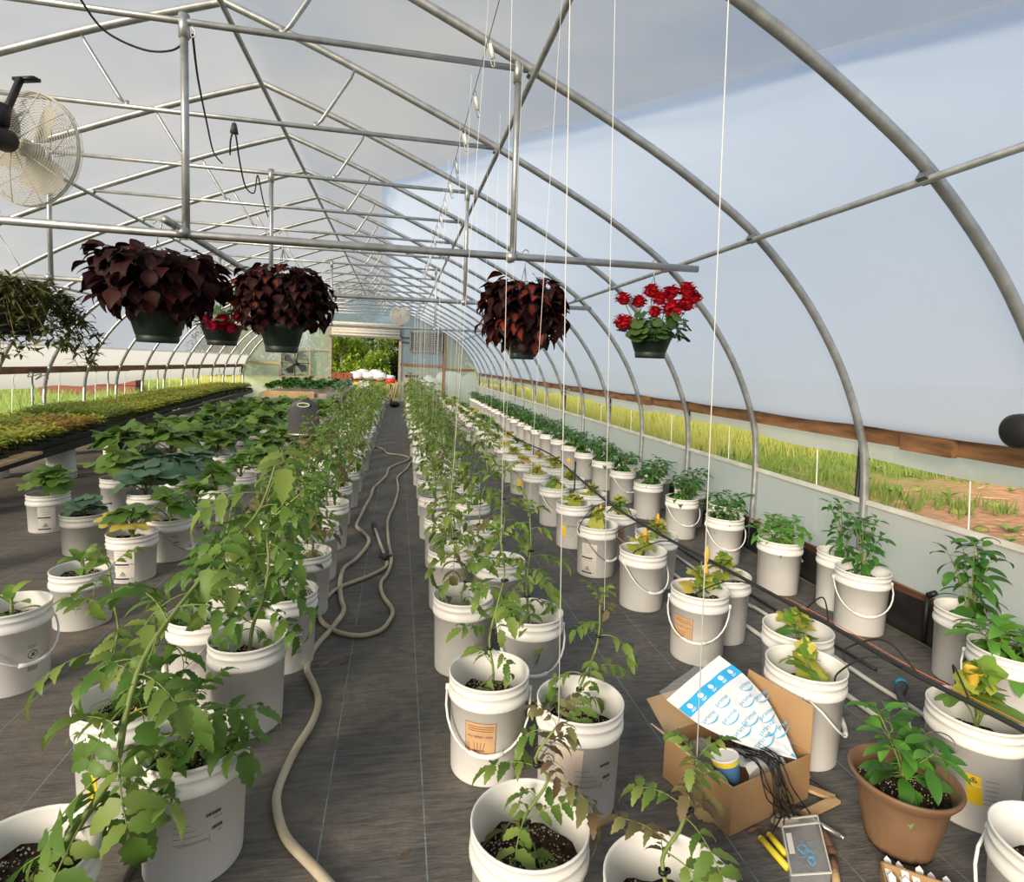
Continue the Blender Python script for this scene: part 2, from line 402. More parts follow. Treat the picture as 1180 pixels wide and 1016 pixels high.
def strut(sgn):
    b = MB(); b.tube([(sgn*.62, 0, 3.19), (sgn*.66, 0, 3.235), (sgn*.86, 0, 3.56), (sgn*.89, 0, 3.62)], [.006, .0135, .0135, .006], 8)
    b.box((sgn*.62, 0, 3.195), (.035, .012, .05)); return b.mesh('truss_strut', 'galvanised')
st_me = [strut(-1), strut(1)]
for k in range(-5, NB):
    y = Y0 + BAY*k
    link('hoop', hoop_me, frame, (0, y, 0))
    if k < NB-1 and k >= -3:
        link('truss_bar', chord_me, frame, (0, y, 3.18))
        for m_ in st_me: link('truss_strut', m_, frame, (0, y, 0))
def lon(name, dx, z, r, y0=YN, y1=YEND, mt='galvanised', sag=0):
    b = MB(); b.tube([(dx, y0, z), (dx, (y0+y1)/2, z-sag), (dx, y1, z)], r, 8); return b.obj(name, mt, frame)
lon('ridge_purlin', 0, 3.915, .021)
for s_ in (-1, 1):
    lon('purlin', s_*1.96, 3.14, .0175); lon('purlin', s_*3.40, 2.355, .0175)
# clamps where purlins cross hoops
cl = MB(); cl.box((0,0,0), (.05, .05, .05)); clm = cl.mesh('purlin_clamp', 'galvanised_dark', False)
for k in range(-2, 8):
    for dx, z in ((-3.40, 2.37), (3.40, 2.37), (1.96, 3.16), (-1.96, 3.16)): link('purlin_clamp', clm, frame, (dx, Y0+BAY*k, z), (0, .5, 0))
# hanging bars on drop poles
def hangbar(k, x0, x1, poles, zb):
    y = Y0 + BAY*k
    b = MB(); b.tube([(x0-RX, y, zb), ((x0+x1)/2-RX, y, zb-.012), (x1-RX, y, zb+.015)], .0215, 10); b.obj('hanging_bar', 'galvanised', frame)
    for px in poles:
        c = MB(); c.tube([(px-RX, y, 3.18), (px-RX+.01, y, zb)], .019, 10)
        c.tube([(px-RX, y, 3.215), (px-RX, y, 3.10)], .026, 10); c.tube([(px-RX, y-.035, zb), (px-RX, y+.035, zb)], .03, 8); c.obj('drop_pole', 'galvanised', frame)
hangbar(0, -4.3, 1.78, (-1.11, .615, -2.97), 2.135)
hangbar(2, -4.3, 1.92, (-1.19, .61, -2.99), 2.12)
hangbar(6, -4.3, 1.9, (-1.19, .61, -2.99), 2.12)
b = MB(); b.tube([(-1.17-RX, 3.25, 2.175), (-1.24-RX, 9.9, 2.165)], .021, 8); b.obj('hanging_bar', 'galvanised', frame)

# ------------------------------------------------------------------ film skins
OFF = .035
def skin(pts, y0, y1, name, mt, ny=24, bulge=.012):
    def fn(u, v):
        i = u*(len(pts)-1); a = int(min(i, len(pts)-2)); t = i-a
        x = pts[a][0]*(1-t)+pts[a+1][0]*t; z = pts[a][1]*(1-t)+pts[a+1][1]*t
        y = y0+(y1-y0)*v
        ph = ((y-Y0)/BAY) % 1.0
        k = -bulge*math.sin(PI*ph)
        cx = x-RX; ln = math.hypot(cx, z-1.2) or 1
        return (x + cx/ln*k, y, z + (z-1.2)/ln*k)
    b = MB(); b.grid(fn, len(pts)-1, ny); return b.mesh(name, mt)
def outline(sgn, d=OFF, zmin=1.215):
    o_ = []
    for i, p in enumerate(PS):
        q = PS[min(i+1, len(PS)-1)]; pp = PS[max(i-1, 0)]; t = (q-pp).normalized()
        o_.append((RX + sgn*(p.x - t.z*d), p.z + t.x*d))
    k = [a for a in o_ if a[1] >= zmin]; return k + [(k[-1][0] + sgn*.012, zmin)]
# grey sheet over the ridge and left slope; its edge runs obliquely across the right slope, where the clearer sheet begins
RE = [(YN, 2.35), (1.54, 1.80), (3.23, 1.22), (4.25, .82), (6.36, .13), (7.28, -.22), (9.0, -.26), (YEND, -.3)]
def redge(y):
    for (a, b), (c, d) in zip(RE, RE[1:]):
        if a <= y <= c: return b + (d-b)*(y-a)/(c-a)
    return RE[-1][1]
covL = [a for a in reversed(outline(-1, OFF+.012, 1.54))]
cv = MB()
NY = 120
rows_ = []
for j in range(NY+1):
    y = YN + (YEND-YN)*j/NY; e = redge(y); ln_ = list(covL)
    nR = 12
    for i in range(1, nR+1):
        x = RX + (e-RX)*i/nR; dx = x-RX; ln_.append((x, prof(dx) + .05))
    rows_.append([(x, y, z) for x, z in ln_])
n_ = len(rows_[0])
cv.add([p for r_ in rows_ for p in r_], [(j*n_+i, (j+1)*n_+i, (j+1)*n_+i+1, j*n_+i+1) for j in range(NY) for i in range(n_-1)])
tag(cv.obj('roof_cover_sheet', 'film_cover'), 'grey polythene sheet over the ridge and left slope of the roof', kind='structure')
OR_ = outline(1)
def along(e, n):                                            # right slope from x = e down to the board
    pts = [(e, prof(e-RX)+OFF)] + [p for p in OR_ if p[0] > e+.02]
    ds = [0]
    for p, q in zip(pts, pts[1:]): ds.append(ds[-1] + math.dist(p, q))
    o_ = []; k = 0
    for i in range(n+1):
        t = ds[-1]*i/n
        while k < len(pts)-2 and ds[k+1] < t: k += 1
        f = (t-ds[k])/(ds[k+1]-ds[k]); o_.append((pts[k][0]+(pts[k+1][0]-pts[k][0])*f, pts[k][1]+(pts[k+1][1]-pts[k][1])*f))
    return o_
cr_ = MB(); NR = 30
for j in range(NY+1):
    y = YN + (YEND-YN)*j/NY; k = .012*math.sin(PI*(((y-Y0)/BAY) % 1.0))
    cr_.v += [(x-k*.4, y, z-k) for x, z in along(redge(y)-.03, NR)]
cr_.f = [(j*(NR+1)+i, (j+1)*(NR+1)+i, (j+1)*(NR+1)+i+1, j*(NR+1)+i+1) for j in range(NY) for i in range(NR)]; cr_.m = [0]*len(cr_.f)
ceil = tag(cr_.obj('ceiling', 'film_roof'), 'milky bluish polythene film over the right slope of the greenhouse', kind='structure')
ll = [a for a in outline(-1) if a[1] < 1.60]
link('lower_strip', skin(ll, YN, YEND, 'lower_strip', 'film_strip', 60), ceil)
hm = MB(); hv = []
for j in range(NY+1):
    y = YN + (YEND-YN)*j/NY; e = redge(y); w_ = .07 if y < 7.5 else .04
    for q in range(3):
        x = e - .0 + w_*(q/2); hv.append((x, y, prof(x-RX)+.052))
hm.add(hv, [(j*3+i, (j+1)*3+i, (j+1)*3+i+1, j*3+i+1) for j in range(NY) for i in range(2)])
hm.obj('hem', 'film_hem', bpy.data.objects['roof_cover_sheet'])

# ------------------------------------------------------------------ side walls
def sidewall(sgn, name, label):
    wl = thing(name, label, None, (RX, 0, 0), kind='structure')
    X = sgn*(HW+.02)
    y = YN
    lens = [3.6, 4.9, 3.66, 4.88, 3.66, 4.88, 3.66]; i = 0
    while y < YEND-.05:
        e = min(y + lens[i % 7], YEND)
        b = MB(); b.box((X, (y+e)/2, 1.165), (.04, e-y-.006, .125)); b.obj('side_board', 'wood_beam', wl, False)
        y = e; i += 1
    sp = [(-.9, .0), (2.87, .0), (6.9, .0), (11.8, 0), (15.4, 0)] if sgn > 0 else [(9.1, 0), (13.4, 0), (17.8, 0)]
    for yy, _ in sp:
        b = MB(); b.box((X-sgn*.045, yy, 1.158), (.045, .34, .125)); b.obj('splice_block', 'wood_beam', wl, False)
    # rolled up curtain below the board
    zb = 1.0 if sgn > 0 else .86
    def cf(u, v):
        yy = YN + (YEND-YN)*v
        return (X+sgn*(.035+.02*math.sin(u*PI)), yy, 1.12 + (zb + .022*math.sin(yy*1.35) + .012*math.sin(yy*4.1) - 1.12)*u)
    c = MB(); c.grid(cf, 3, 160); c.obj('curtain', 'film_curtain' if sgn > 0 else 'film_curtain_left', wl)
    # lower film and its top rail
    kt = .695 if sgn > 0 else .42
    def kf(u, v): return (X+sgn*(.012 + .012*math.sin(v*95+u*2)), YN + (YEND-YN)*v, .10 + (kt-.10)*u)
    c = MB(); c.grid(kf, 4, 170); c.obj('kick_film', 'film_kick', wl)
    c = MB(); c.bar((X, YN, kt), (X, YEND, kt), .032, .028); c.obj('kick_rail', 'pvc_white' if sgn > 0 else 'galvanised', wl, False)
    c = MB(); c.bar((X+sgn*.01, YN, .12), (X+sgn*.01, YEND, .12), .04, .24); c.obj('base_board', 'wood_dark', wl, False)
    # fabric folded up against the base board
    def ff(u, v):
        yy = YN + (YEND-YN)*v; k = .012*math.sin(yy*3.1)+.008*math.sin(yy*7.7)
        if u < .5: return (X - sgn*(.085 - .10*u + k*.3), yy, .004 + .02*u)
        return (X - sgn*(.03 + k*.3), yy, .014 + (u-.5)*2*(.205 + .6*k))
    c = MB(); c.grid(ff, 6, 170); c.obj('fabric_flap', 'tarp_dark', wl)
    # black stakes and thin cords between the hoops
    for k in range(-1, NB-1, 2):
        yy = Y0 + BAY*k + (.13 if sgn > 0 else -.2) + BAY
        c = MB(); c.tube([(X+sgn*.05, yy, 0), (X+sgn*.05, yy, 1.14)], .016, 8); c.obj('stake', 'black_plastic' if sgn > 0 else 'galvanised_dark', wl)
    for k in range(-1, NB-1):
        yy = Y0 + BAY*k + .52
        c = MB(); c.tube([(X+sgn*.06, yy, .3), (X+sgn*.06, yy+.05, 1.12)], .004, 5); c.obj('curtain_cord', 'twine', wl)
    return wl
sidewall(1, 'wall_right', 'right side wall of brown board, rolled film curtain and low white film')
sidewall(-1, 'wall_left', 'left side wall of brown board and rolled white film curtain')

# ------------------------------------------------------------------ end wall
ew = thing('wall_back', 'far end wall of timber posts and greenish film round the open doorway', None, (0, YEND, 0), kind='structure')
def gable(x0, x1, z0, z1, nx=10, d=0):                       # panel clipped by the arch
    b = MB(); vs = []
    for i in range(nx+1):
        x = x0 + (x1-x0)*i/nx; top = min(z1, prof(min(abs(x-RX), 4.33)) - .01 if abs(x-RX) < 4.33 else .9)
        vs += [(x, d, z0), (x, d, max(top, z0))]
    b.add(vs, [(2*i, 2*i+2, 2*i+3, 2*i+1) for i in range(nx)]); return b
gable(-5.58, -2.55, 0, 3.9, 14, .03).obj('film_panel', 'film_end', ew, False)
gable(0.0, 1.72, 0, 1.42, 4, .03).obj('film_panel', 'film_end', ew, False)
gable(0.0, 1.72, 1.42, 3.9, 8, .03).obj('film_panel', 'film_blue', ew, False)
gable(1.72, 3.06, 0, 3.9, 10, .03).obj('film_panel', 'film_end', ew, False)
gable(-2.55, 0.0, 2.95, 3.95, 10, .03).obj('film_panel', 'film_blue', ew, False)
for a, b_, wd, m_ in [((-2.55,0,0),(-2.55,0,3.3),.10,'wood_grey'), ((.02,0,0),(.02,0,3.3),.10,'wood_grey'), ((1.72,-.02,0),(1.72,-.02,2.72),.11,'wood_beam'), ((-4.2,0,0),(-4.2,0,.85),.11,'wood_beam')]:
    c = MB(); c.bar(a, b_, wd, .09, (0,1,0)); c.obj('post', m_, ew, False)
for a, b_, h_, m_ in [((.05,0,1.43),(1.7,0,1.40),.09,'wood_beam'), ((1.74,0,1.29),(2.95,0,1.30),.08,'wood_beam'), ((-5.5,0,1.30),(-4.35,0,1.28),.07,'wood_pale'), ((.05,0,2.45),(.4,0,2.45),.05,'charcoal'), ((.05,0,2.27),(.4,0,2.27),.05,'charcoal'),
                 ((-4.35,0,.84),(-2.55,0,.82),.08,'wood_grey'), ((-3.15,0,1.85),(-2.6,0,1.85),.07,'wood_grey')]:
    c = MB(); c.bar(a, b_, .09, h_); c.obj('rail', m_, ew, False)
rd = MB()                                                     # rolled door above the opening: slats on a drum
for i in range(5): rd.tube([(-2.5, -.10-.03*(i % 2), 2.46+.105*i), (.0, -.10-.03*(i % 2), 2.46+.105*i)], .062, 10)
o = rd.obj('roll_door', 'fan_white', ew); c = MB(); c.bar((-2.6, -.12, 2.40), (.05, -.12, 2.40), .12, .07); c.obj('door_sill_bar', 'grey_plastic', o, False)
# square extractor fan in the end wall
ef = thing('exhaust_fan', 'square framed exhaust fan with dark blades set in the end wall', 'fan', (-3.78, YEND-.10, 1.32))
c = MB()
for dx, dz, w_, h_ in ((0,.5,1.1,.07), (0,-.5,1.1,.07), (-.52,0,.07,.97), (.52,0,.07,.97)): c.box((dx, 0, dz), (w_, .12, h_))
c.obj('frame', 'wood_grey', ef, False)
c = MB(); c.lathe([(.46,-.04),(.47,0),(.46,.04)], 28, Matrix.Rotation(PI/2, 4, 'X')); c.obj('ring', 'charcoal', ef)
fb = MB(); fb.add([(0,-.05,0),(.14,-.06,.40),(-.02,.03,.45),(-.16,.04,.36)], [(0,1,2,3)]); fbm = fb.mesh('blade', 'charcoal')
for q in range(4): link('blade', fbm, ef, rot=(0, q*PI/2+.6, 0))
c = MB(); c.ball((0,-.05,0), .11, 10, 6); c.bar((-.5,-.06,0),(.5,-.06,0),.03,.03); c.bar((0,-.06,-.47),(0,-.06,.47),.03,.03,(0,1,0)); c.obj('hub', 'charcoal', ef)
for q in range(7): c = MB(); c.bar((-.5,.06,-.42+.14*q),(.5,.06,-.42+.14*q),.005,.02); c.obj('louver_slat', 'galvanised_dark', ef, False)
lv = thing('intake_louver', 'dark slatted intake shutter mounted high on the end wall', 'louver', (1.0, YEND-.09, 2.32))
c = MB()
for dx, dz, w_, h_ in ((0,.36,1.24,.06), (0,-.36,1.24,.06), (-.6,0,.06,.7), (.6,0,.06,.7)): c.box((dx, 0, dz), (w_, .10, h_))
c.obj('frame', 'grey_plastic', lv, False)
sl = MB(); sl.box((0,0,0), (1.14, .012, .055), Matrix.Rotation(.5, 4, 'X')); slm = sl.mesh('slat', 'grey_plastic', False)
for q in range(10): link('slat', slm, lv, (0, 0, -.3+.066*q))

# ------------------------------------------------------------------ floor and field
wf = thing('wall_front_filter', 'unseen film end wall added at the near end of the greenhouse to filter the sun', None, (0, YN, 0), kind='structure')  # unseen end wall, added to filter the low sun from behind
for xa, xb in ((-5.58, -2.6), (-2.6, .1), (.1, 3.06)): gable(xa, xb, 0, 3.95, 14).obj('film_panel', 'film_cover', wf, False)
b = MB(); b.grid(lambda u, v: (RX + (u-.5)*2*4.28, YN + (YEND+.4-YN)*v, 0), 6, 12)
tag(b.obj('floor', 'weed_fabric'), 'black woven ground cover fabric dusted with dirt along the aisles', kind='structure')
b = MB()
def gz(x, y):
    if -5.8 < x < 3.4 and y < 23.4: return -.06
    d = max(0, x-3.4) if x > 0 else max(0, -5.8-x)
    return -.05 + .05*math.sin(x*.9+y*.4)*min(1, d/2) + .03*math.sin(x*2.3-y*1.7)*min(1, d/2)
b.grid(lambda u, v: (lambda x, y: (x, y, gz(x, y)))(80*(2*u-1) if abs(2*u-1) < .97 else 80*(2*u-1)*6, (-20+v*120) if v < .99 else 500), 160, 120)
tag(b.obj('ground', 'field'), 'grassy field with a patch of bare red earth outside the greenhouse', kind='structure')

# ------------------------------------------------------------------ leaves
# a template is (verts, faces, material indices): it grows along +Y from the origin, upper side +Z, length about 1
def tmpl(): return MB()
def blade(b, base, az, ln, wd, shape, droop=.5, fold=.25, n=6, mi=0, mi_in=None, pitch=0.0, twist=0.0):
    d = Vector((math.sin(az)*math.cos(pitch), math.cos(az)*math.cos(pitch), math.sin(pitch)))
    side = Vector((math.cos(az), -math.sin(az), 0)); side = (Matrix.Rotation(twist, 3, d) @ side)
    p = Vector(base); vs = []; fs = []; ms = []; st = ln/n; k = 5 if mi_in is not None else 3
    for i in range(n+1):
        t = i/n; w_ = wd*shape(t)*.5; up = side.cross(d).normalized()
        row = [-1, -.5, 0, .5, 1] if k == 5 else [-1, 0, 1]
        for q in row: vs.append(p + side*(w_*q) + up*(abs(q)*w_*fold))
        a = -droop/n*(1.4*t+.3); d = (Matrix.Rotation(a, 3, side) @ d).normalized()
        p = p + d*st
    for i in range(n):
        for q in range(k-1):
            fs.append((i*k+q, i*k+q+1, (i+1)*k+q+1, (i+1)*k+q))
            ms.append(mi_in if (k == 5 and q in (1, 2) and 0 < i < n-1) else mi)
    b.add(vs, fs, ms)
S_ov = lambda t: (math.sin(PI*min(1, t**.62*.97+.015)))**.9
S_lan = lambda t: 2.2*(t+.02)**.7*(1.0-t)**.95
S_ser = lambda t: S_ov(t)*(1.0+.16*math.sin(t*40))
def S_lob(ph): return lambda t: max(.03, S_ov(t)*(1.08-.42*((t*4.6+ph) % 1.0)))
def fan(b, base, az, tilt, R_, lobes=5, mi=0, cup=.18, n=20, notch=.28):
    vs = [(0, 0, 0)]; fs = []
    for i in range(n+1):
        th = -PI*.90 + 1.80*PI*i/n
        rr = R_*(.74+notch*abs(math.cos(lobes*th/2.0*1.0))**1.3)*(1.0 if abs(th) < 2.2 else .86)*(1+.05*math.sin(i*2.9))
        vs.append((rr*math.sin(th), rr*math.cos(th), -cup*rr*abs(math.sin(th*1.5)) + .06*R_*math.sin(i*1.7)))
    for i in range(n): fs.append((0, i+2, i+1))
    mx = Matrix.Translation(base) @ Matrix.Rotation(-az, 4, 'Z') @ Matrix.Rotation(tilt, 4, 'X')
    b.add(vs, fs, mi, mx)
def petiole(b, pts, r0, r1, mi): b.tube(pts, [r0 + (r1-r0)*i/(len(pts)-1) for i in range(len(pts))], 4, mi, cap=False)
def tomato_leaf(seed, dr):
    random.seed(seed); b = tmpl(); pts = []; p = Vector((0,0,0)); a = .5
    for i in range(9): pts.append(p.copy()); a -= dr/8; p = p + Vector((0, math.cos(a), math.sin(a)))*.125
    petiole(b, pts, .014, .006, 1)
    for i, ln in ((3, .34), (5, .46), (7, .42)):
        for s_ in (-1, 1):
            if U(0,1) < .08: continue
            blade(b, pts[i], s_*U(1.0, 1.35), ln*U(.85,1.15), ln*.50, S_lob(U(0,6)), U(.6,1.5), U(.1,.4), 12, 0, pitch=U(-.6,.1), twist=U(-.4,.4))
    for i in (4, 6):
        s_ = random.choice((-1,1)); blade(b, pts[i], s_*1.3, .12, .07, S_ov, .6, .2, 3, 0, pitch=-.1)
    blade(b, pts[8], U(-.2,.2), .54, .31, S_lob(U(0,6)), U(.5,1.0), .25, 13, 0, pitch=a-.1)
    return b
def pepper_leaf(seed, dr):
    random.seed(seed); b = tmpl(); petiole(b, [(0,0,0),(0,.12,.05),(0,.25,.07)], .014, .008, 1)
    blade(b, (0,.25,.07), 0, .80, .46, S_lan, dr, .22, 7, 0, pitch=U(-.1,.2), twist=U(-.3,.3)); return b
def squash_leaf(seed, dr):
    random.seed(seed); b = tmpl(); petiole(b, [(0,0,0),(0,.2,.22),(0,.42,.36),(0,.58,.40)], .022, .014, 1)
    fan(b, (0,.58,.40), U(-.2,.2), -dr, .46, 5, 0, U(.1,.3), 20, .3); return b
def coleus_leaf(seed, dr):
    random.seed(seed); b = tmpl(); petiole(b, [(0,0,0),(0,.1,.03),(0,.2,.04)], .02, .012, 0)
    blade(b, (0,.2,.04), 0, .82, .56, S_ser, dr, .2, 8, 0, 1, twist=U(-.3,.3)); return b
def round_leaf(seed, dr):
    random.seed(seed); b = tmpl(); petiole(b, [(0,0,0),(0,.2,.15),(0,.45,.25)], .02, .014, 1)
    fan(b, (0,.45,.25), 0, -dr, .5, 7, 0, .1, 16, .10); return b
def simple_leaf(seed, dr):
    random.seed(seed); b = tmpl(); blade(b, (0,0,0), 0, 1, .42, S_lan, dr, .2, 4, 0, pitch=U(-.2,.3)); return b
TL = {'tomato': [tomato_leaf(i, d) for i, d in ((1,.9),(2,1.5),(3,2.1),(4,1.2))],
      'pepper': [pepper_leaf(i, d) for i, d in ((5,.7),(6,1.2),(7,1.7))],
      'squash': [squash_leaf(i, d) for i, d in ((8,.1),(9,.5),(10,.9))],
      'coleus': [coleus_leaf(i, d) for i, d in ((11,.5),(12,1.1),(13,1.6))],
      'round': [round_leaf(i, d) for i, d in ((14,.1),(15,.6),(16,1.0))],
      'simple': [simple_leaf(i, d) for i, d in ((17,.4),(18,1.0))]}
random.seed(11)
_lm = {}
def leaf_mesh(kind, i, mats):
    k = (kind, i, mats)
    if k not in _lm: _lm[k] = TL[kind][i].mesh('leaf', list(mats))
    return _lm[k]
def lmx(p, az, pitch, s, roll=0.0):
    return Matrix.Translation(p) @ Matrix.Rotation(-az, 4, 'Z') @ Matrix.Rotation(pitch, 4, 'X') @ Matrix.Rotation(roll, 4, 'Y') @ Matrix.Scale(s, 4)

# ------------------------------------------------------------------ plants: each is a stem mesh with leaves as parts, or one foliage part when far away
def plan_tomato(rs, H, lean=(0,0), nl=12, size=(.14,.22), waver=.03, path=None):
    random.seed(rs)
    if path is None:
        path = [Vector((0,0,0))]
        for i in range(1, 6):
            t = i/5; path.append(Vector((lean[0]*t**1.4 + U(-waver,waver), lean[1]*t**1.4 + U(-waver,waver), H*t)))
    P = smoothpath(path, 4); lv = []
    az = U(0, 6.28)
    for i in range(nl):
        t = .16 + .84*(i+.5)/nl; p = P[int(t*(len(P)-1))]; az += 2.4 + U(-.5,.5)
        lv.append((p, az, U(-.1,.45) - .3*(1-t), U(*size)*(1.0 if t < .8 else .75), random.randrange(4)))
    for q in range(3): lv.append((P[-1], az + q*2.1, U(.5, 1.1), size[0]*.7, random.randrange(2)))
    return P, lv
def tubestem(P, r0, r1, n=6):
    b = MB(); k = len(P)-1; b.tube(P, [r0+(r1-r0)*i/k for i in range(k+1)], n); return b
def make_plant(name, label, cat, group, loc, stems, leaves, kind, mats, stem_mat='stem_green', detail=True, rz=0, extra=None):
    """stems: one MB; leaves: (point, azimuth, pitch, size, template)"""
    root = link(name, stems.mesh('stem', stem_mat), loc=loc, rot=(0,0,rz)); tag(root, label, cat, group)
    if detail:
        for (p, az, pi_, s, i) in leaves:
            mm = mats if isinstance(mats, tuple) else mats(p, s)
            link('leaf', leaf_mesh(kind, i % len(TL[kind]), mm), root, mx=lmx(p, az, pi_, s, U(-.3,.3)))
    else:
        o = link('foliage', lump(leaves, kind, mats), root); o['kind'] = 'stuff'
    return root
def lump(leaves, kind, mats):
    b = MB()
    for (p, az, pi_, s, i) in leaves:
        t = TL[kind][i % len(TL[kind])]; b.add(t.v, t.f, list(t.m), lmx(p, az, pi_, s, U(-.3,.3)))
    return b.mesh('foliage', list(mats))
# far variants, built once and shared
VAR = {}
def variants(key, n, fn):
    if key not in VAR: VAR[key] = [fn(i) for i in range(n)]
    return VAR[key]
def far_plant(name, label, cat, group, loc, key, n, fn, scale=1.0):
    st, fo = random.choice(variants(key, n, fn))
    r_ = link(name, st, loc=loc, rot=(0,0,U(0,6.28)), scale=scale*U(.85,1.15)); tag(r_, label, cat, group)
    o = link('foliage', fo, r_); o['kind'] = 'stuff'; return r_
def plan_bush(rs, H, spread, nst, nl, size, pit=(-.2,.5)):
    random.seed(rs); st = MB(); lv = []
    for k in range(nst):
        a = 6.28*k/nst + U(-.5,.5); r_ = spread*U(.4,1); h_ = H*U(.75,1.05)
        P = smoothpath([(0,0,0), (math.cos(a)*r_*.3, math.sin(a)*r_*.3, h_*.5), (math.cos(a)*r_, math.sin(a)*r_, h_)], 4)
        kk = len(P)-1; st.tube(P, [.005-.003*i/kk for i in range(kk+1)], 5)
        for i in range(nl):
            t = .25+.75*(i+.6)/nl; p = P[min(kk, int(t*kk))]
            lv.append((p, U(0,6.28), U(*pit), U(*size)*(1.1-.35*t), random.randrange(4)))
        a2 = U(0,6.28)
        for q in range(4): lv.append((P[-1], a2+q*1.7, U(-.3,.6), U(*size)*.72, random.randrange(4)))
    return st, lv
def plan_rosette(rs, H, nl, size, pit=(.1,.9)):
    random.seed(rs); st = MB(); st.tube([(0,0,0),(.005,0,H*.5),(0,.005,H)], [.009,.008,.006], 6); lv = []
    az = U(0,6.28)
    for i in range(nl):
        t = (i+.5)/nl; az += 2.4+U(-.3,.3)
        lv.append((Vector((0,0,H*(.25+.75*t))), az, U(*pit)*(1.0 if t > .3 else .4), U(*size)*(1.05-.3*t), random.randrange(4)))
    return st, lv
MT_T = ('leaf_tomato', 'stem_green'); MT_TD = ('leaf_tomato_deep', 'stem_green'); MT_TY = ('leaf_tomato_dry', 'stem_brown')
MT_P = ('leaf_pepper', 'stem_green'); MT_PB = ('leaf_pepper_bright', 'stem_green')
MT_S = ('leaf_squash', 'stem_green'); MT_SG = ('leaf_squash_green', 'stem_green'); MT_C = ('leaf_cucumber', 'stem_green'); MT_Y = ('leaf_yellow', 'stem_green')

# ------------------------------------------------------------------ buckets
BH = .37
def bucket_profile(h):
    o_ = [(.0, .004), (.128, .004), (.1325, 0), (.1345, .006), (.1435, h-.087), (.1500, h-.087), (.1525, h-.080), (.1520, h-.062), (.1470, h-.058), (.1470, h-.040), (.1500, h-.038), (.1500, h-.031), (.1465, h-.029), (.1470, h-.012), (.1510, h-.010), (.1515, h-.003), (.1495, h), (.1465, h-.001), (.1440, h-.008), (.1400, h-.12), (.136, h-.16)]
    return o_
def bucket_mesh(h, n, mt='bucket_white'):
    b = MB(); b.lathe(bucket_profile(h), n); return b.mesh('bucket', mt)
BM = {(h, lod): bucket_mesh(h, lod) for h in (.37, .31) for lod in (40, 20)}
BMG = bucket_mesh(.30, 32, 'bucket_grey')
def soil_mesh(h, depth, n, seed):
    random.seed(seed); rr = .1435 - .04*depth
    b = MB(); b.disc(rr, h-depth, n, rings=5 if n > 20 else 2, bumpf=lambda x, y: .008*math.sin(x*60+seed)+.006*math.sin(y*73+x*31)+U(-.004,.004))
    k = 520 if n > 20 else 0
    for i in range(k):
        a = U(0,6.28); q = rr*.93*math.sqrt(U(0,1)); x, y = q*math.cos(a), q*math.sin(a)
        z = h-depth+.008*math.sin(x*60+seed)+.006*math.sin(y*73+x*31)
        s_ = U(.0014,.0040); b.add([(x-s_,y,z),(x,y-s_,z),(x+s_,y,z),(x,y+s_,z),(x,y,z+s_*1.4),(x,y,z-s_)], [(0,1,4),(1,2,4),(2,3,4),(3,0,4)], 1)
    return b.mesh('soil', ['soil', 'perlite'])
SO = {(h, d, lod): soil_mesh(h, d, lod, i) for i, (h, d, lod) in enumerate([(.37,.085,36),(.37,.085,16),(.31,.06,36),(.31,.06,16),(.37,.12,36),(.37,.12,16)])}
def handle_mesh(h, wire):
    b = MB(); z = h-.072; r_ = .157; P = []
    for i in range(17):
        t = PI*i/16; P.append((r_*math.cos(t)*(1.0), -(.012 + .143*math.sin(t)**.75) if 0 < i < 16 else 0, z - .168*math.sin(t)**.9))
    b.tube(P, .0032 if wire else .0046, 6, 0)
    for s_ in (-1, 1): b.tube([(s_*.148, 0, z), (s_*.162, 0, z)], .012, 8, 1)
    b.tube([P[6], P[7], P[8], P[9], P[10]], .0095, 8, 1)
    return b.mesh('handle', ['wire', 'handle_white'] if wire else ['handle_white', 'handle_white'])
HM = {(h, w_): handle_mesh(h, w_) for h in (.37, .31) for w_ in (False, True)}
def rad(h, z): return .1345 + (.1435-.1345)*(z-.006)/(h-.093)
def camaz(x, y): return math.atan2(-y, -x)
def wrap(b, h, a0, a1, z0, z1, off, mi, sk=0.0, n=8):
    """patch lying on the bucket's side: a in degrees, sk = lean of the upper edge"""
    vs = []
    for i in range(n+1):
        a = math.radians(a0 + (a1-a0)*i/n)
        for z, k in ((z0, 0), (z1, 1)):
            r_ = rad(h, z)+off; aa = a + math.radians(sk)*k; vs.append((r_*math.cos(aa), r_*math.sin(aa), z))
    b.add(vs, [(2*i, 2*i+2, 2*i+3, 2*i+1) for i in range(n)], mi)
def wrapped_text(b, h, txt, a, z, size, mi, off=.0016):
    cu = bpy.data.curves.new('t', 'FONT'); cu.body = txt; cu.size = size; cu.align_x = 'CENTER'; cu.resolution_u = 1
    ob = bpy.data.objects.new('t', cu); me = bpy.data.meshes.new_from_object(ob)
    vs = []
    for v in me.vertices:
        r_ = rad(h, z)+off; aa = math.radians(a) + v.co.x/r_; vs.append((r_*math.cos(aa), r_*math.sin(aa), z+v.co.y))
    b.add(vs, [tuple(p.vertices) for p in me.polygons], mi)
    bpy.data.objects.remove(ob); bpy.data.curves.remove(cu); bpy.data.meshes.remove(me)
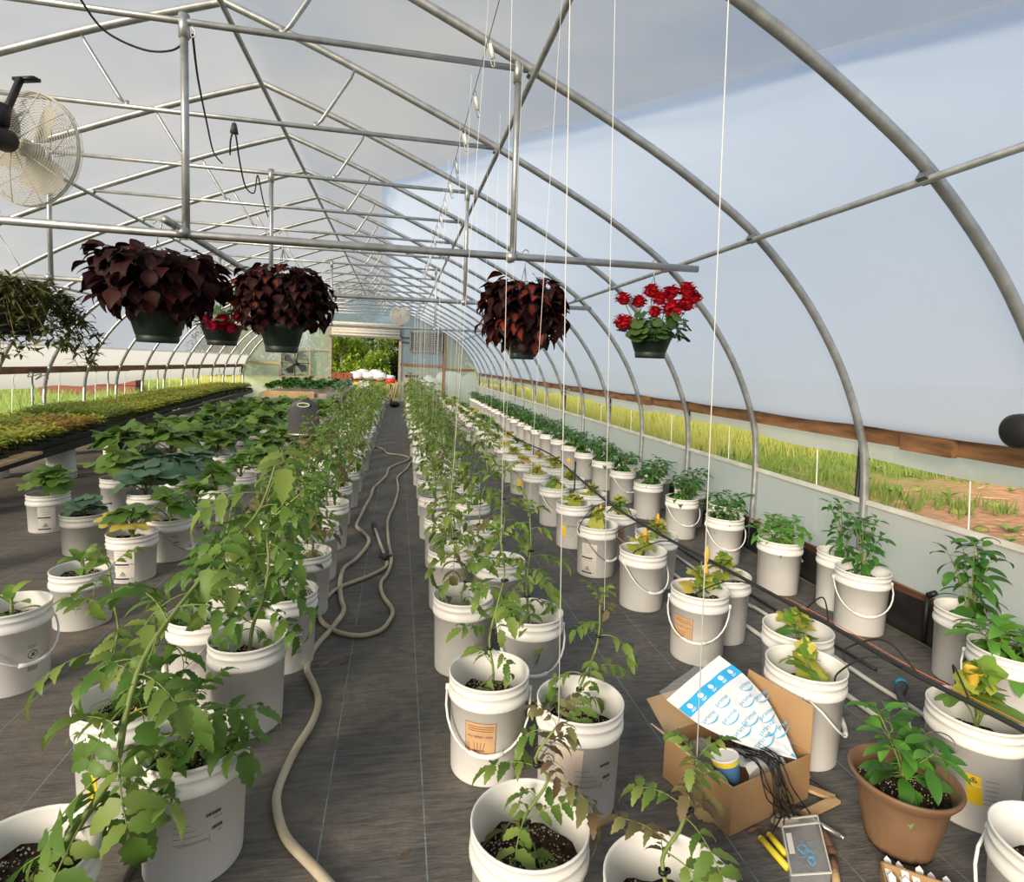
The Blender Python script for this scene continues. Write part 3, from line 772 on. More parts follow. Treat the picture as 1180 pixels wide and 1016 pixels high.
def tri_sign(b, h, a, z, s, mi):
    d = math.degrees(s/.14)
    for (x0, y0, x1, y1) in ((-1,0,1,0), (-1,0,0,1.4), (1,0,0,1.4)):
        n = 5; vs = []
        for i in range(n+1):
            t = i/n; x = x0+(x1-x0)*t; y = y0+(y1-y0)*t; w_ = .16
            for k in (-1, 1):
                zz = z + s*(y + k*w_); r_ = rad(h, zz)+.0018; aa = math.radians(a + d*x); vs.append((r_*math.cos(aa), r_*math.sin(aa), zz))
        b.add(vs, [(2*i, 2*i+2, 2*i+3, 2*i+1) for i in range(n)], mi)
    wrap(b, h, a-1, a+1, z+s*.3, z+s*.9, .0018, mi, 0, 2)
def bars(b, h, a0, a1, z, t, mi, off=.0014):                    # a line of small print
    a = a0
    while a < a1-.4:
        w_ = min(U(.8, 3.2), a1-a); wrap(b, h, a, a+w_, z, z+t, off, mi, 0, 2); a += w_+U(.3,.7)
def mark(bk, h, kind, az):
    """printing and stickers on a bucket; az = degrees in the bucket's own frame"""
    st = random.getstate(); random.seed(int(az*10)+5)
    if kind in ('kraft', 'kraft_plain', 'kraft_small'):
        a0, a1, z0, z1 = az-23, az+23, .128, .245
        if kind == 'kraft_plain': a0, a1, z0, z1 = az-19, az+19, .13, .275
        b = MB(); wrap(b, h, a0, a1, z0, z1, .0007, 0, 3 if kind == 'kraft_plain' else 0); o = b.obj('label', 'label_faded' if kind == 'kraft_plain' else 'label_tan', bk)
        if kind != 'kraft_plain':
            p = MB()
            for aa, bb in ((a0, a0+.7), (a1-.7, a1)): wrap(p, h, aa, bb, z0, z1, .0012, 0, 0, 2)
            wrap(p, h, a0, a1, z0, z0+.0018, .0012, 0); wrap(p, h, a0, a1, z1-.0018, z1, .0012, 0)
            for q in range(3): bars(p, h, a0+4, a1-3, z1-.015-.008*q, .003, 0)
            wrapped_text(p, h, 'PL20-BERRY CRISP', az, z0+.062, .0118, 1)
            for q in range(4): wrap(p, h, az-8+q*4, az-7+q*4, z0+.018, z0+.044, .0013, 0, -2+1.5*q, 2)
            wrap(p, h, az-9, az+7, z0+.012, z0+.0165, .0013, 0)
            for q in range(5): bars(p, h, a0+2, a0+8, z0+.012+.006*q, .002, 0)
            p.obj('print', ['print_brown', 'print_dark'], o)
    elif kind in ('hazard', 'hazard_grey'):
        a0, a1, z0, z1 = az-24, az+24, .03, .03+.19*(h/.31 if h < .35 else 1.15)
        b = MB(); wrap(b, h, a0, a1, z0, z1, .0007, 0); o = b.obj('label', 'label_paper' if kind == 'hazard' else 'label_paper_grey', bk)
        p = MB(); zm = (z0+z1)/2; pm = 1 if kind == 'hazard' else 2
        for zz in (z0, zm): wrap(p, h, a0, a1-12, zz, zz+.011, .0013, pm); wrap(p, h, a1-11.5, a1-2, zz-.001, zz+.017, .0016, 3); wrap(p, h, a1-9, a1-4, zz+.005, zz+.012, .0019, 0)
        tri_sign(p, h, az-3, z0+.030, .016, 2); bars(p, h, az-14, az+6, z0+.021, .0022, 0); bars(p, h, az-16, az+12, zm-.014, .003, 0)
        for q in range(4): bars(p, h, az-18+2*q, az+18-3*q, z1-.016-.016*q, .0035, 0)
        p.obj('print', ['print_grey', 'print_purple', 'print_dark', 'label_paper'], o)
    elif kind == 'yellow':
        b = MB(); wrap(b, h, az-9, az+9, .10, .20, .0008, 0, -6); o = b.obj('label', 'label_yellow', bk)
        p = MB(); tri_sign(p, h, az-5, .178, .011, 0); wrap(p, h, az-12, az+7, .165, .167, .0013, 1)
        for q in range(6): bars(p, h, az+9, az+24, .19-.016*q, .004 if q in (0, 2) else .002, 2)
        p.obj('print', ['print_dark', 'label_paper', 'print_grey'], o)
    elif kind == 'yellow_word':
        b = MB(); wrap(b, h, az-10, az+4, .10, .20, .0008, 0, -4); o = b.obj('label', 'label_yellow', bk)
        p = MB(); wrapped_text(p, h, 'ingredients', az+24, .19, .020, 0)
        for q in range(6): bars(p, h, az+8, az+44-4*q, .172-.016*q, .0035 if q == 3 else .002, 1)
        p.obj('print', ['print_dark', 'print_grey'], o)
    elif kind == 'codes':
        p = MB()
        bars(p, h, az+10, az+26, .21, .009, 0); bars(p, h, az+18, az+28, .197, .004, 1)
        bars(p, h, az+16, az+28, .165, .010, 0); bars(p, h, az+23, az+28, .152, .005, 1)
        for q in range(4): bars(p, h, az-24, az-6+6*q, .20-.018*q, .0022, 1)
        wrap(p, h, az-20, az+14, .142, .1432, .0012, 1); wrap(p, h, az+13.4, az+14, .13, .155, .0012, 1, 0, 1)
        p.obj('print', ['print_dark', 'print_grey'], bk)
    elif kind == 'lines':
        p = MB()
        for z_, a_, t_ in ((.19,4,.006), (.175,10,.003), (.14,10,.008), (.125,12,.003)): bars(p, h, az+a_-10, az+a_+8, z_*h/.31, t_, 0)
        for z_ in (.185, .15): bars(p, h, az-30, az-14, z_*h/.31, .0015, 1)
        p.obj('print', ['print_dark', 'print_grey'], bk)
    elif kind == 'infant':
        p = MB(); wrap(p, h, az-9, az+9, .09, .215, .0008, 2)
        for (z0_, z1_, n_) in ((.095, .135, 7), (.195, .213, 3)):
            for q in range(n_): bars(p, h, az-8, az+8, z0_+(z1_-z0_)*q/n_, .003, 0)
        n = 18; vs = []
        for i in range(n):
            t = 2*PI*i/n
            for rr in (.017, .0205):
                zz = .166+rr*math.sin(t); r_ = rad(h, zz)+.0016; aa = math.radians(az)+rr*math.cos(t)/r_; vs.append((r_*math.cos(aa), r_*math.sin(aa), zz))
        p.add(vs, [(2*i, 2*((i+1)%n), 2*((i+1)%n)+1, 2*i+1) for i in range(n)], 0)
        wrap(p, h, az-5.5, az-3.0, .154, .178, .0017, 0, 8, 2); wrap(p, h, az-4, az+2, .158, .166, .0017, 0, 3, 2); wrap(p, h, az-2, az+1, .166, .174, .0017, 0, 0, 2)
        p.obj('print', ['print_dark', 'print_grey', 'label_paper_grey'], bk)
    elif kind == 'yellow_tag':
        b = MB(); wrap(b, h, az-9, az+9, .10, .19, .0008, 0, -3); b.obj('label', 'label_yellow', bk)
    random.setstate(st)
def bucket(x, y, label, group=None, h=.37, handle=None, wire=False, deep=False, marks=(), mesh=None, z=0.0, rot=None, soil=True, rz=None):
    near = y < 8
    o = link('bucket', mesh or BM[(h, 40 if near else 20)], loc=(x, y, z), rot=rot or (0, 0, 0))
    tag(o, label, 'bucket', group)
    if soil: link('soil', SO[(h, .12 if (deep and h > .35) else (.085 if h > .35 else .06), 36 if near else 16)], o)
    if handle is not None: link('handle', HM[(h, wire)], o, rot=(0, 0, handle + PI/2))
    for k, d in marks: mark(o, h, k, math.degrees(camaz(x, y)) + d)
    return o
def surface(h, deep=False): return h - (.12 if deep and h > .35 else (.085 if h > .35 else .06))

ORD = 'first second third fourth fifth sixth seventh eighth ninth tenth eleventh twelfth thirteenth fourteenth fifteenth sixteenth'.split()
def nth(lst, i):                                   # place of a bucket along its row, counted from the end by the cardboard box
    k = sorted(range(len(lst)), key=lambda q: lst[q][1]).index(i); return ORD[k] if k < len(ORD) else None
# ------------------------------------------------------------------ row right of the aisle: tomatoes on strings
WIRE = (.42, 3.22)
LR1b = 'white bucket with a string-tied tomato in the zigzag row right of the hose aisle'
GR1b, GR1p, GR1s = 'tomato buckets right of the aisle', 'tomatoes right of the aisle', 'trellis strings over the tomato row'
LR1p = 'slender tomato plant clipped to a string in the zigzag row right of the hose aisle'
LR1s = 'white trellis string running from the overhead wire down to a tomato plant'
def far_tomato(i):
    P, lv = plan_tomato(300+i, .62+.05*(i % 3), (U(-.05,.05), U(-.05,.05)), 14, (.14,.20)); return tubestem(P, .007, .003).mesh('stem', 'stem_green'), lump(lv, 'tomato', MT_T)
def clips(root, P, fr=(.35, .75)):
    for t in fr:
        p = P[int(t*(len(P)-1))]; b = MB(); b.tube([p+Vector((0,0,-.004)), p+Vector((0,0,.004))], .011, 8); b.tube([p+Vector((.012,0,-.003)), p+Vector((.012,0,.004))], .007, 6); b.obj('clip', 'black_plastic', root)
def string_to(x, y, z, wx=None, n_=None):
    b = MB(); b.tube([(WIRE[0] if wx is None else wx, y, WIRE[1]), (x, y, z)], .0013, 5); o = b.obj('trellis_string', 'twine'); tag(o, LR1s if not n_ else 'white trellis string tied to the '+n_+' tomato from the cardboard-box end of its row', 'string', GR1s)
r1 = []
for i in range(27): r1.append((.355+.01*math.sin(i*2.1), 1.35+.735*i)); r1.append((.63+.02*math.sin(i*1.3), 1.13+.73*i if i else 1.13))
spec1 = {0: dict(label='white bucket of dark potting mix beside the crisp-label bucket, a string lying on the soil', handle=None, deep=True),
         1: dict(label='white bucket with a yellowing tomato next to the cardboard box', deep=True),
         2: dict(label='white bucket with a tan square label and a white bail handle', handle=math.radians(-100), marks=(('kraft', -10),)),
         3: dict(label='white bucket with a peeling faded paper label and black codes', marks=(('kraft_plain', -14), ('codes', 22)))}
for i, (x, y) in enumerate(r1):
    if y > 20.2: continue
    d = dict(label=LR1b); sp = spec1.get(i, {}); d.update(sp)
    if i > 3 and y < 9 and i % 4 == 1: d['handle'] = U(-2.5,-.8)
    if i == 9: d['marks'] = (('kraft_small', 8),)
    n_ = nth(r1, i); own = d['label'] != LR1b
    if n_ and not own: d['label'] = n_+' bucket from the cardboard-box end of the tomato row right of the hose aisle'
    bucket(x, y, d['label'], None if own else GR1b, handle=d.get('handle'), deep=d.get('deep', i < 12), marks=d.get('marks', ()))
    zs = surface(.37, d.get('deep', i < 12)) - .01
    H = [.36, .40, .62, .44, .56, .58, .66, .66][i] if i < 8 else U(.68,.82)
    lab = {0: 'thin tomato seedling with a black clip in the bucket of dark potting mix', 1: 'yellowing tomato plant with black clips next to the cardboard box', 2: 'tomato plant drooping over the bucket with the tan square label', 3: 'tomato plant in the bucket with the peeling faded label'}.get(i, (n_+' tomato from the cardboard-box end of the row right of the hose aisle') if n_ else LR1p)
    if y < 7.2:
        lean = {0: (.04,.02), 1: (.03,.0), 2: (.03,.05), 3: (.10,.05)}.get(i, (U(-.08,.08), U(-.05,.05)))
        P, lv = plan_tomato(40+i, H, lean, 10 if i < 4 else 15, (.12,.17) if i < 4 else (.13,.19))
        ms = (lambda p, s, i=i: MT_TY if random.random() < (.4 if i in (0,1) else .12) else MT_T)
        root = make_plant('tomato_plant', lab, 'plant', GR1p if i > 3 else None, (x, y, zs), tubestem(P, .0058, .003), lv, 'tomato', ms)
        clips(root, P)
        string_to(x+P[-1].x, y+P[-1].y*.0, zs+H, x+.02 if i > 3 else x-.02, n_)
    else:
        far_plant('tomato_plant', lab, 'plant', GR1p, (x, y, zs), 'tom', 6, far_tomato, U(.92,1.15))
        if y < 16 or i % 2: string_to(x, y, zs+.5, x, n_)
b = MB(); b.tube([(WIRE[0], YN, WIRE[1]+.01), (WIRE[0], YEND, WIRE[1]+.01)], .0025, 5); tag(b.obj('trellis_wire', 'wire'), 'thin overhead trellis wire strung along the trusses above the tomato row', 'wire')
hk = MB(); hk.tube(smoothpath([(0,0,.01),(.012,0,-.01),(.03,0,-.10),(.035,0,-.13),(.02,0,-.125),(-.01,0,-.02),(-.012,0,0)], 3), .0028, 5); hk.tube([(.008,0,-.03),(.026,0,-.095)], .010, 6, 1)
hkm = hk.mesh('twine_hook', ['wire', 'twine'])
for i in range(15):
    o = link('twine_hook', hkm, loc=(WIRE[0], 2.55+.62*i, WIRE[1]+.01), rot=(0,0,U(-.8,.8)), scale=1.15); tag(o, 'bent wire hook wound with white twine hanging from the trellis wire', 'hook', 'twine hooks on the trellis wire')

# ------------------------------------------------------------------ yellowing squash row under the drip pipe
GR2b, GR2p = 'squash buckets under the drip pipe', 'small squash plants under the drip pipe'
LR2b = 'white bucket with a small yellowing squash in the row under the black drip pipe'
LR2p = 'small yellow-green squash plant in the row under the black drip pipe'
def far_squash(i):
    st, lv = plan_rosette(400+i, .11, 11, (.10,.15), (.3,1.0)); return st.mesh('stem', 'stem_green'), lump(lv, 'squash', [MT_S, MT_S, MT_Y, MT_SG, MT_S][i])
r2 = [(1.64,1.99),(1.83,2.29),(1.61,2.78),(1.87,2.98),(1.58,3.45),(1.83,3.79),(1.48,4.05),(1.79,4.43)]
for i in range(23): r2.append((1.50+.015*math.sin(i*1.7), 4.72+.68*i)); r2.append((1.78+.015*math.sin(i), 5.10+.685*i))
spec2 = {0: dict(label='white bucket with a lowered white handle right behind the cardboard box', handle=math.radians(-35)),
         1: dict(label='white bucket with fine print behind the lowered-handle bucket near the hose nozzle', marks=(('codes', -42),)),
         2: dict(label='white bucket with a tan label and white handle, a string hanging past it', handle=math.radians(-125), marks=(('kraft_small', -32),)),
         4: dict(label='plain white bucket with a raised collar and big white handle in the drip row', handle=math.radians(-75)),
         6: dict(label='white bucket with a tall grey hazard label and thin wire handle', handle=math.radians(-60), wire=True, marks=(('hazard_grey', -22),)),
         7: dict(label='white bucket with a tan label seen behind the hazard-label bucket', handle=math.radians(-60), marks=(('kraft_small', 0),)),
         8: dict(label='white bucket with a yellow strip label in the drip pipe row', marks=(('yellow_word', -26),)),
         10: dict(label=LR2b, handle=math.radians(-70)), 14: dict(label=LR2b, marks=(('yellow_tag', -10),))}
for i, (x, y) in enumerate(r2):
    if y > 20.0: continue
    d = dict(label=LR2b); d.update(spec2.get(i, {}))
    n_ = nth(r2, i); own = d['label'] != LR2b
    if n_ and not own: d['label'] = n_+' bucket from the cardboard-box end of the squash row under the drip pipe'
    bucket(x, y, d['label'], None if own else GR2b, handle=d.get('handle'), wire=d.get('wire', False), deep=i < 2, marks=d.get('marks', ()))
    zs = surface(.37, i < 2)-.01
    if y < 6.2:
        st, lv = plan_rosette(90+i, .13 if i < 8 else .1, 13, (.10,.145), (.3,1.2))
        ms = (lambda p, s: random.choice((MT_S, MT_S, MT_SG, MT_Y))) if i not in (3, 7) else (lambda p, s: random.choice((MT_S, MT_SG)))
        root = make_plant('squash_plant', ((n_+' small squash from the cardboard-box end of the row under the drip pipe') if n_ else LR2p) if i else 'sparse yellow-green squash plant behind the cardboard box', 'plant', GR2p if i else None, (x, y, zs), st, lv, 'squash', ms)
        if i in (2, 4, 5, 6):
            for q in range(2 if i == 2 else 1):
                b = MB(); b.lathe([(.004,0),(.012,.03),(.016,.055),(.008,.085),(.001,.10)], 8, Matrix.Translation((U(-.02,.03), U(-.02,.02), .14+.09*q))); b.tube([(0,0,.05),(0,0,.15+.09*q)], .004, 5, 1); b.obj('flower_bud', ['petal_yellow', 'stem_green'], root)
    else: far_plant('squash_plant', (n_+' small squash from the cardboard-box end of the row under the drip pipe') if n_ else LR2p, 'plant', GR2p, (x, y, zs), 'sq', 5, far_squash, 1.05)
# the near squash bucket at the end of the drip pipe
bucket(2.04, 1.62, 'white bucket with a yellow warning sticker at the end of the drip pipe', deep=True, marks=(('yellow', 8),))
st, lv = plan_rosette(77, .18, 13, (.13,.19), (.3,1.2))
root = make_plant('squash_plant', 'yellow-green squash with a yellow blossom in the yellow-sticker bucket', 'plant', None, (2.04, 1.62, .24), st, lv, 'squash', lambda p, s: random.choice((MT_S, MT_S, MT_SG)))
b = MB(); b.lathe([(.004,0),(.012,.02),(.026,.06),(.034,.075)], 9, Matrix.Translation((-.03, 0, .20)), 0, lambda a, z: 1+.2*math.sin(a*5)*z*10); b.tube([(0,0,.1),(-.03,0,.205)], .004, 5, 1); b.obj('blossom', ['petal_yellow', 'stem_green'], root)
bucket(1.67, 1.08, 'empty-looking white bucket with its handle down in front of the yellow-sticker bucket', handle=math.radians(-165), deep=True)

# ------------------------------------------------------------------ pepper row along the right wall
GR3b, GR3p = 'pepper buckets along the right wall', 'pepper plants along the right wall'
LR3b = 'white bucket with a pepper plant in the row along the right side wall'
LR3p = 'bushy dark green pepper plant in the row along the right side wall'
def far_pepper(i):
    st, lv = plan_bush(500+i, .26, .15, 8, 8, (.12,.16), (-.8,.3)); return st.mesh('stem', 'stem_green'), lump(lv, 'pepper', MT_P)
r3 = [(2.80,2.98),(2.92,3.29),(2.69,3.61),(2.89,3.88),(2.63,4.23),(2.89,4.64),(2.61,4.92),(2.89,5.3),(2.58,5.6),(2.89,6.05)]
for i in range(21): r3.append((2.58+.012*math.sin(i*1.9), 6.3+.69*i)); r3.append((2.86+.012*math.sin(i*1.1), 6.78+.69*i))
spec3 = {0: dict(label='white bucket with a tall thin pepper before the bare stretch of side wall', handle=math.radians(-120)),
         2: dict(label='plain white bucket with a low pepper bush beside the yellow-tag bucket'),
         3: dict(label='white bucket with a yellow tag behind the low pepper bush', marks=(('yellow_tag', -2),), handle=math.radians(-20)),
         4: dict(label='white bucket with a curved white handle and low pepper by a wall hoop', handle=math.radians(-100)),
         6: dict(label=LR3b, handle=math.radians(-90)), 8: dict(label=LR3b), 10: dict(label=LR3b, handle=math.radians(-70)),
         15: dict(label=LR3b, marks=(('yellow_tag', 0),)), 16: dict(label=LR3b, marks=(('yellow_tag', -5),))}
for i, (x, y) in enumerate(r3):
    if y > 20.4: continue
    d = dict(label=LR3b); d.update(spec3.get(i, {}))
    n_ = nth(r3, i); own = d['label'] != LR3b
    if n_ and not own: d['label'] = n_+' pepper bucket along the right wall, counted from the tall thin pepper'
    bucket(x, y, d['label'], None if own else GR3b, handle=d.get('handle'), marks=d.get('marks', ()))
    zs = surface(.37)-.01
    if y < 6.2:
        if i < 2: st, lv = plan_bush(130+i, .40, .11, 5, 9, (.10,.14), (-.8,.3))
        elif i < 6: st, lv = plan_bush(130+i, .16, .15, 9, 5, (.12,.17), (-1.0,.1))
        else: st, lv = plan_bush(130+i, .24, .15, 8, 7, (.12,.17), (-.8,.3))
        lab = {0: 'tall thin pepper plant with narrow leaves before the bare stretch of side wall', 1: 'tall thin pepper plant rising behind another against the side wall', 2: 'low bright pepper bush beside the yellow-tag bucket'}.get(i, (n_+' pepper plant along the right wall, counted from the tall thin one') if n_ else LR3p)
        make_plant('pepper_plant', lab, 'plant', GR3p if i > 2 else None, (x, y, zs), st, lv, 'pepper', MT_PB if i in (2, 3) else MT_P)
    else: far_plant('pepper_plant', (n_+' pepper plant along the right wall, counted from the tall thin one') if n_ else LR3p, 'plant', GR3p, (x, y, zs), 'pep', 5, far_pepper, U(1.0,1.25) if x < 2.7 else U(.82,.95))
bucket(2.66, 2.0, 'white bucket with broad bright pepper leaves at the near end of the wall row', handle=math.radians(-150), marks=(('lines', -10),))
st, lv = plan_bush(180, .17, .16, 10, 5, (.15,.22), (-.9,.1)); make_plant('pepper_plant', 'broad-leaved bright green pepper in the last bucket of the wall row', 'plant', None, (2.66, 2.0, .275), st, lv, 'pepper', MT_PB)
bucket(2.89, 2.38, 'white bucket tucked against the wall behind the broad-leaved pepper')
st, lv = plan_bush(181, .46, .12, 6, 9, (.13,.18), (-1.0,.1)); make_plant('pepper_plant', 'tall upright pepper with large leaves against the low side film', 'plant', None, (2.89, 2.38, .275), st, lv, 'pepper', MT_P)

# ------------------------------------------------------------------ row left of the aisle: sprawling tomatoes
GL1b, GL1p = 'tomato buckets left of the aisle', 'sprawling tomatoes left of the aisle'
LL1b = 'white bucket with a sprawling tomato in the row left of the hose aisle'
LL1p = 'untidy sprawling tomato plant in the row left of the hose aisle'
def far_sprawl(i):
    P, lv = plan_tomato(600+i, .62+.06*(i % 3), (U(-.15,.15), U(-.1,.15)), 14, (.14,.21), .06); return tubestem(P, .008, .003).mesh('stem', 'stem_green'), lump(lv, 'tomato', MT_T)
l1 = [(-.57,1.80),(-.86,2.06),(-.58,2.47),(-.82,2.72),(-.81,1.42),(-.52,2.95),(-.76,3.22),(-.52,3.55),(-.85,3.72)]
for i in range(24): l1.append((-.53+.015*math.sin(i*2.3), 4.12+.68*i)); l1.append((-.83+.02*math.sin(i*1.2), 4.40+.68*i))
specL = {0: dict(label='white bucket printed with black codes at the near end of the left tomato row', marks=(('codes', 2),)),
         1: dict(label='white bucket with a yellow strip and the word ingredients behind foliage', marks=(('yellow_word', -36),)),
         2: dict(label='dirt-smeared white bucket beside the bend of the beige hose'),
         3: dict(label='white bucket with open dark soil and a thin wire handle in the left row', handle=math.radians(-150), wire=True),
         4: dict(label='white bucket holding the thick leaning tomato stem in the left row'),
         5: dict(label='white bucket with a black infant warning panel beside the hose', marks=(('infant', 24),)),
         7: dict(label=LL1b, marks=(('infant', 26),))}
for i, (x, y) in enumerate(l1):
    if y > 19.4: continue
    d = dict(label=LL1b); d.update(specL.get(i, {}))
    n_ = nth(l1, i); own = d['label'] != LL1b
    if n_ and not own: d['label'] = n_+' bucket of the tomato row left of the aisle, counted from the leaning thick stem'
    bucket(x, y, d['label'], None if own else GL1b, handle=d.get('handle'), wire=d.get('wire', False), deep=i in (2, 3), marks=d.get('marks', ()))
    zs = surface(.37, i in (2, 3))-.01
    if i == 0:
        P, lv = plan_tomato(210, .22, (.03,-.02), 16, (.15,.21), .03)
        make_plant('tomato_plant', 'compact drooping tomato in the bucket printed with black codes', 'plant', None, (x, y, zs), tubestem(P, .009, .004), lv, 'tomato', MT_TD)
    elif i == 1:
        P, lv = plan_tomato(211, .50, (-.10,.05), 9, (.15,.21), .04)
        root = make_plant('tomato_plant', 'thin tomato with small yellow flowers in the bucket with the yellow strip', 'plant', None, (x, y, zs), tubestem(P, .006, .003), lv, 'tomato', MT_T)
        for q in range(2):
            b = MB()
            for k in range(5): blade(b, (0,0,0), k*1.257, .022, .010, S_lan, .3, .1, 3, 0, pitch=.3)
            o = b.obj('flower', 'petal_yellow', root, loc=(-.03+.09*q, -.09, .05+.03*q)); o.rotation_euler = (.8, 0, 0)
    elif i == 2:
        P, lv = plan_tomato(212, .70, (.14,.10), 18, (.15,.23), .05)
        make_plant('tomato_plant', 'leafy tomato hanging over the bend of the beige hose', 'plant', None, (x, y, zs), tubestem(P, .009, .004), lv, 'tomato', MT_TD)
    elif i == 4:
        bx, by = x, y                                   # thick stem that leans across its neighbours towards the aisle
        px = [(48,1000,1.42), (95,945,1.44), (132,885,1.48), (145,825,1.53), (165,760,1.60), (205,700,1.75), (262,630,1.95), (300,585,2.1), (322,520,2.2)]
        P = smoothpath([AY(a, b_, c_) - Vector((bx, by, zs)) for a, b_, c_ in px], 4); P[0] = Vector((.0,.0,0)); lv = []
        random.seed(31); az = 0
        for q in range(30):
            t = .06+.94*q/29; az += 2.4; lv.append((P[int(t*(len(P)-1))], az, U(-.8,.2), U(.15,.23), random.randrange(4)))
        tb = tubestem(P, .0095, .004, 8)
        make_plant('tomato_plant', 'long tomato with a thick bare stem leaning across the left row', 'plant', None, (bx, by, zs), tb, lv, 'tomato', lambda p, s: random.choice((MT_T, MT_TD)))
    elif y < 7.0:
        P, lv = plan_tomato(210+i, U(.5,.68), (U(-.05,.22), U(-.02,.18)), 17, (.14,.21), .05)
        make_plant('tomato_plant', (n_+' sprawling tomato left of the aisle, counted from the leaning thick stem') if n_ else LL1p, 'plant', GL1p, (x, y, zs), tubestem(P, .008, .004), lv, 'tomato', (lambda p, s: random.choice((MT_T, MT_TD, MT_T, MT_TY))) if i > 6 else MT_TD)
    else: far_plant('tomato_plant', (n_+' sprawling tomato left of the aisle, counted from the leaning thick stem') if n_ else LL1p, 'plant', GL1p, (x, y, zs), 'spr', 6, far_sprawl, U(.78,1.02))
# ------------------------------------------------------------------ cucumbers and squash on the left
GL2b, GL2p = 'short cucumber buckets on the left', 'cucumber plants on the left'
LL2b = 'short white bucket with a cucumber plant in the rows left of the tomatoes'
LL2p = 'broad-leaved cucumber plant in the rows left of the tomatoes'
def far_cuke(i):
    st, lv = plan_rosette(700+i, .15, 17, (.18,.26), (.0,.8)); return st.mesh('stem', 'stem_green'), lump(lv, 'squash', MT_C)
def far_dark(i):
    st, lv = plan_rosette(720+i, .12, 12, (.20,.26), (.0,.8)); return st.mesh('stem', 'stem_green'), lump(lv, 'round', ('leaf_broad_dark', 'stem_green'))
l2 = [(-1.67,2.89),(-1.69,3.53),(-1.72,4.22),(-1.63,4.62),(-1.58,5.02),(-1.60,5.62),(-1.55,6.25)]
for i in range(13): l2.append((-1.58, 6.85+.66*i))
specC = {0: dict(label='short white bucket with an infant warning panel and bent handle on the left edge', marks=(('infant', 30),), handle=math.radians(-30)),
         1: dict(label='short white bucket with faint print and a small light plant', marks=(('lines', -22),)),
         2: dict(label='short white bucket with a purple-banded hazard label and yellow leaves', marks=(('hazard', -20),)),
         3: dict(label='short white bucket with black print lines next to the purple-banded label', marks=(('lines', 6),), wire=True, handle=math.radians(-10)),
         4: dict(label='short white bucket with black print lines second beyond the purple-banded label', marks=(('lines', 2),))}
for i, (x, y) in enumerate(l2):
    d = dict(label=LL2b); d.update(specC.get(i, {}))
    n_ = nth(l2, i); own = d['label'] != LL2b
    if n_ and not own: d['label'] = n_+' short bucket of the inner cucumber row, counted from the bent-handle bucket'
    bucket(x, y, d['label'], None if own else GL2b, h=.31 if i else .37, handle=d.get('handle'), wire=d.get('wire', False), marks=d.get('marks', ()) if i < 5 else (('lines', 0),) if y < 9 else ())
    zs = surface(.31 if i else .37)-.01
    if i < 7:
        size = (.13,.17) if i < 2 else (.20,.27)
        st, lv = plan_rosette(240+i, .12, 7 if i < 2 else 11, size, (.2,1.0))
        lab = {0: 'small light green seedling in the bucket with the bent handle', 1: 'small light green seedling in the short bucket with faint print', 2: 'squash plant with bright yellow lower leaves'}.get(i, (n_+' plant of the inner cucumber row, counted from the bent-handle bucket') if n_ else LL2p)
        make_plant('cucumber_plant', lab, 'plant', GL2p if i > 2 else None, (x, y, zs), st, lv, 'squash' if i >= 2 else 'pepper', (lambda p, s: MT_Y if p.z < .06 else MT_C) if i == 2 else (lambda p, s: random.choice((MT_C, MT_C, MT_SG))) if i > 2 else MT_SG)
    else: far_plant('cucumber_plant', (n_+' plant of the inner cucumber row, counted from the bent-handle bucket') if n_ else LL2p, 'plant', GL2p, (x, y, zs), 'cuk', 5, far_cuke, 1.25)
GL3b, GL3p = 'white buckets of the two outer left rows', 'broad leaf plants of the two outer left rows'
LL3b = 'white bucket half hidden by broad leaves in the outer left rows'
LL3p = 'broad-leaved plant in the outer left rows near the seedling bench'
bucket(-2.84, 5.42, 'white bucket with a grey hazard label standing by the fabric seam', h=.31, marks=(('hazard_grey', -6),))
far_plant('cucumber_plant', 'broad-leaved plant in the hazard-label bucket by the fabric seam', 'plant', None, (-2.84, 5.42, .24), 'cuk', 5, far_cuke, 1.0)
o = bucket(-2.28, 4.80, 'grey plastic pail with dark round leaves by the fabric seam', mesh=BMG, soil=False); b = MB(); b.disc(.137, .25, 20); b.obj('soil', 'soil', o)
far_plant('cabbage_plant', 'dark round-leaved cabbage in the grey pail', 'plant', None, (-2.28, 4.80, .24), 'drk', 4, far_dark, 1.0)
bucket(-2.86, 4.35, 'white bucket at the left edge under a large drooping squash leaf', handle=math.radians(-60))
st, lv = plan_rosette(290, .2, 12, (.24,.32), (-.2,.7)); make_plant('squash_plant', 'large squash with drooping leaves at the left edge by the seam', 'plant', None, (-2.86, 4.35, .275), st, lv, 'squash', MT_C)
for i in range(13):
    for k, (x, y) in enumerate(((-2.12, 5.45+.68*i), (-2.62, 6.1+.68*i), (-3.08, 7.3+.68*i))):
        if y > 14.6: continue
        bucket(x+.02*math.sin(i*k+1), y, ORD[i]+' white bucket from the seam end of the '+('inner','middle','bench-side')[k]+' outer-left row', GL3b, h=.31)
        dk = (k == 0 and i < 3) or (k == 1 and i % 4 == 1)
        far_plant('cucumber_plant' if not dk else 'cabbage_plant', ORD[i]+' broad-leaved plant from the seam end of the '+('inner','middle','bench-side')[k]+' outer-left row', 'plant', GL3p, (x, y, .24), 'drk' if dk else 'cuk', 5 if not dk else 4, far_dark if dk else far_cuke, U(1.25,1.45))

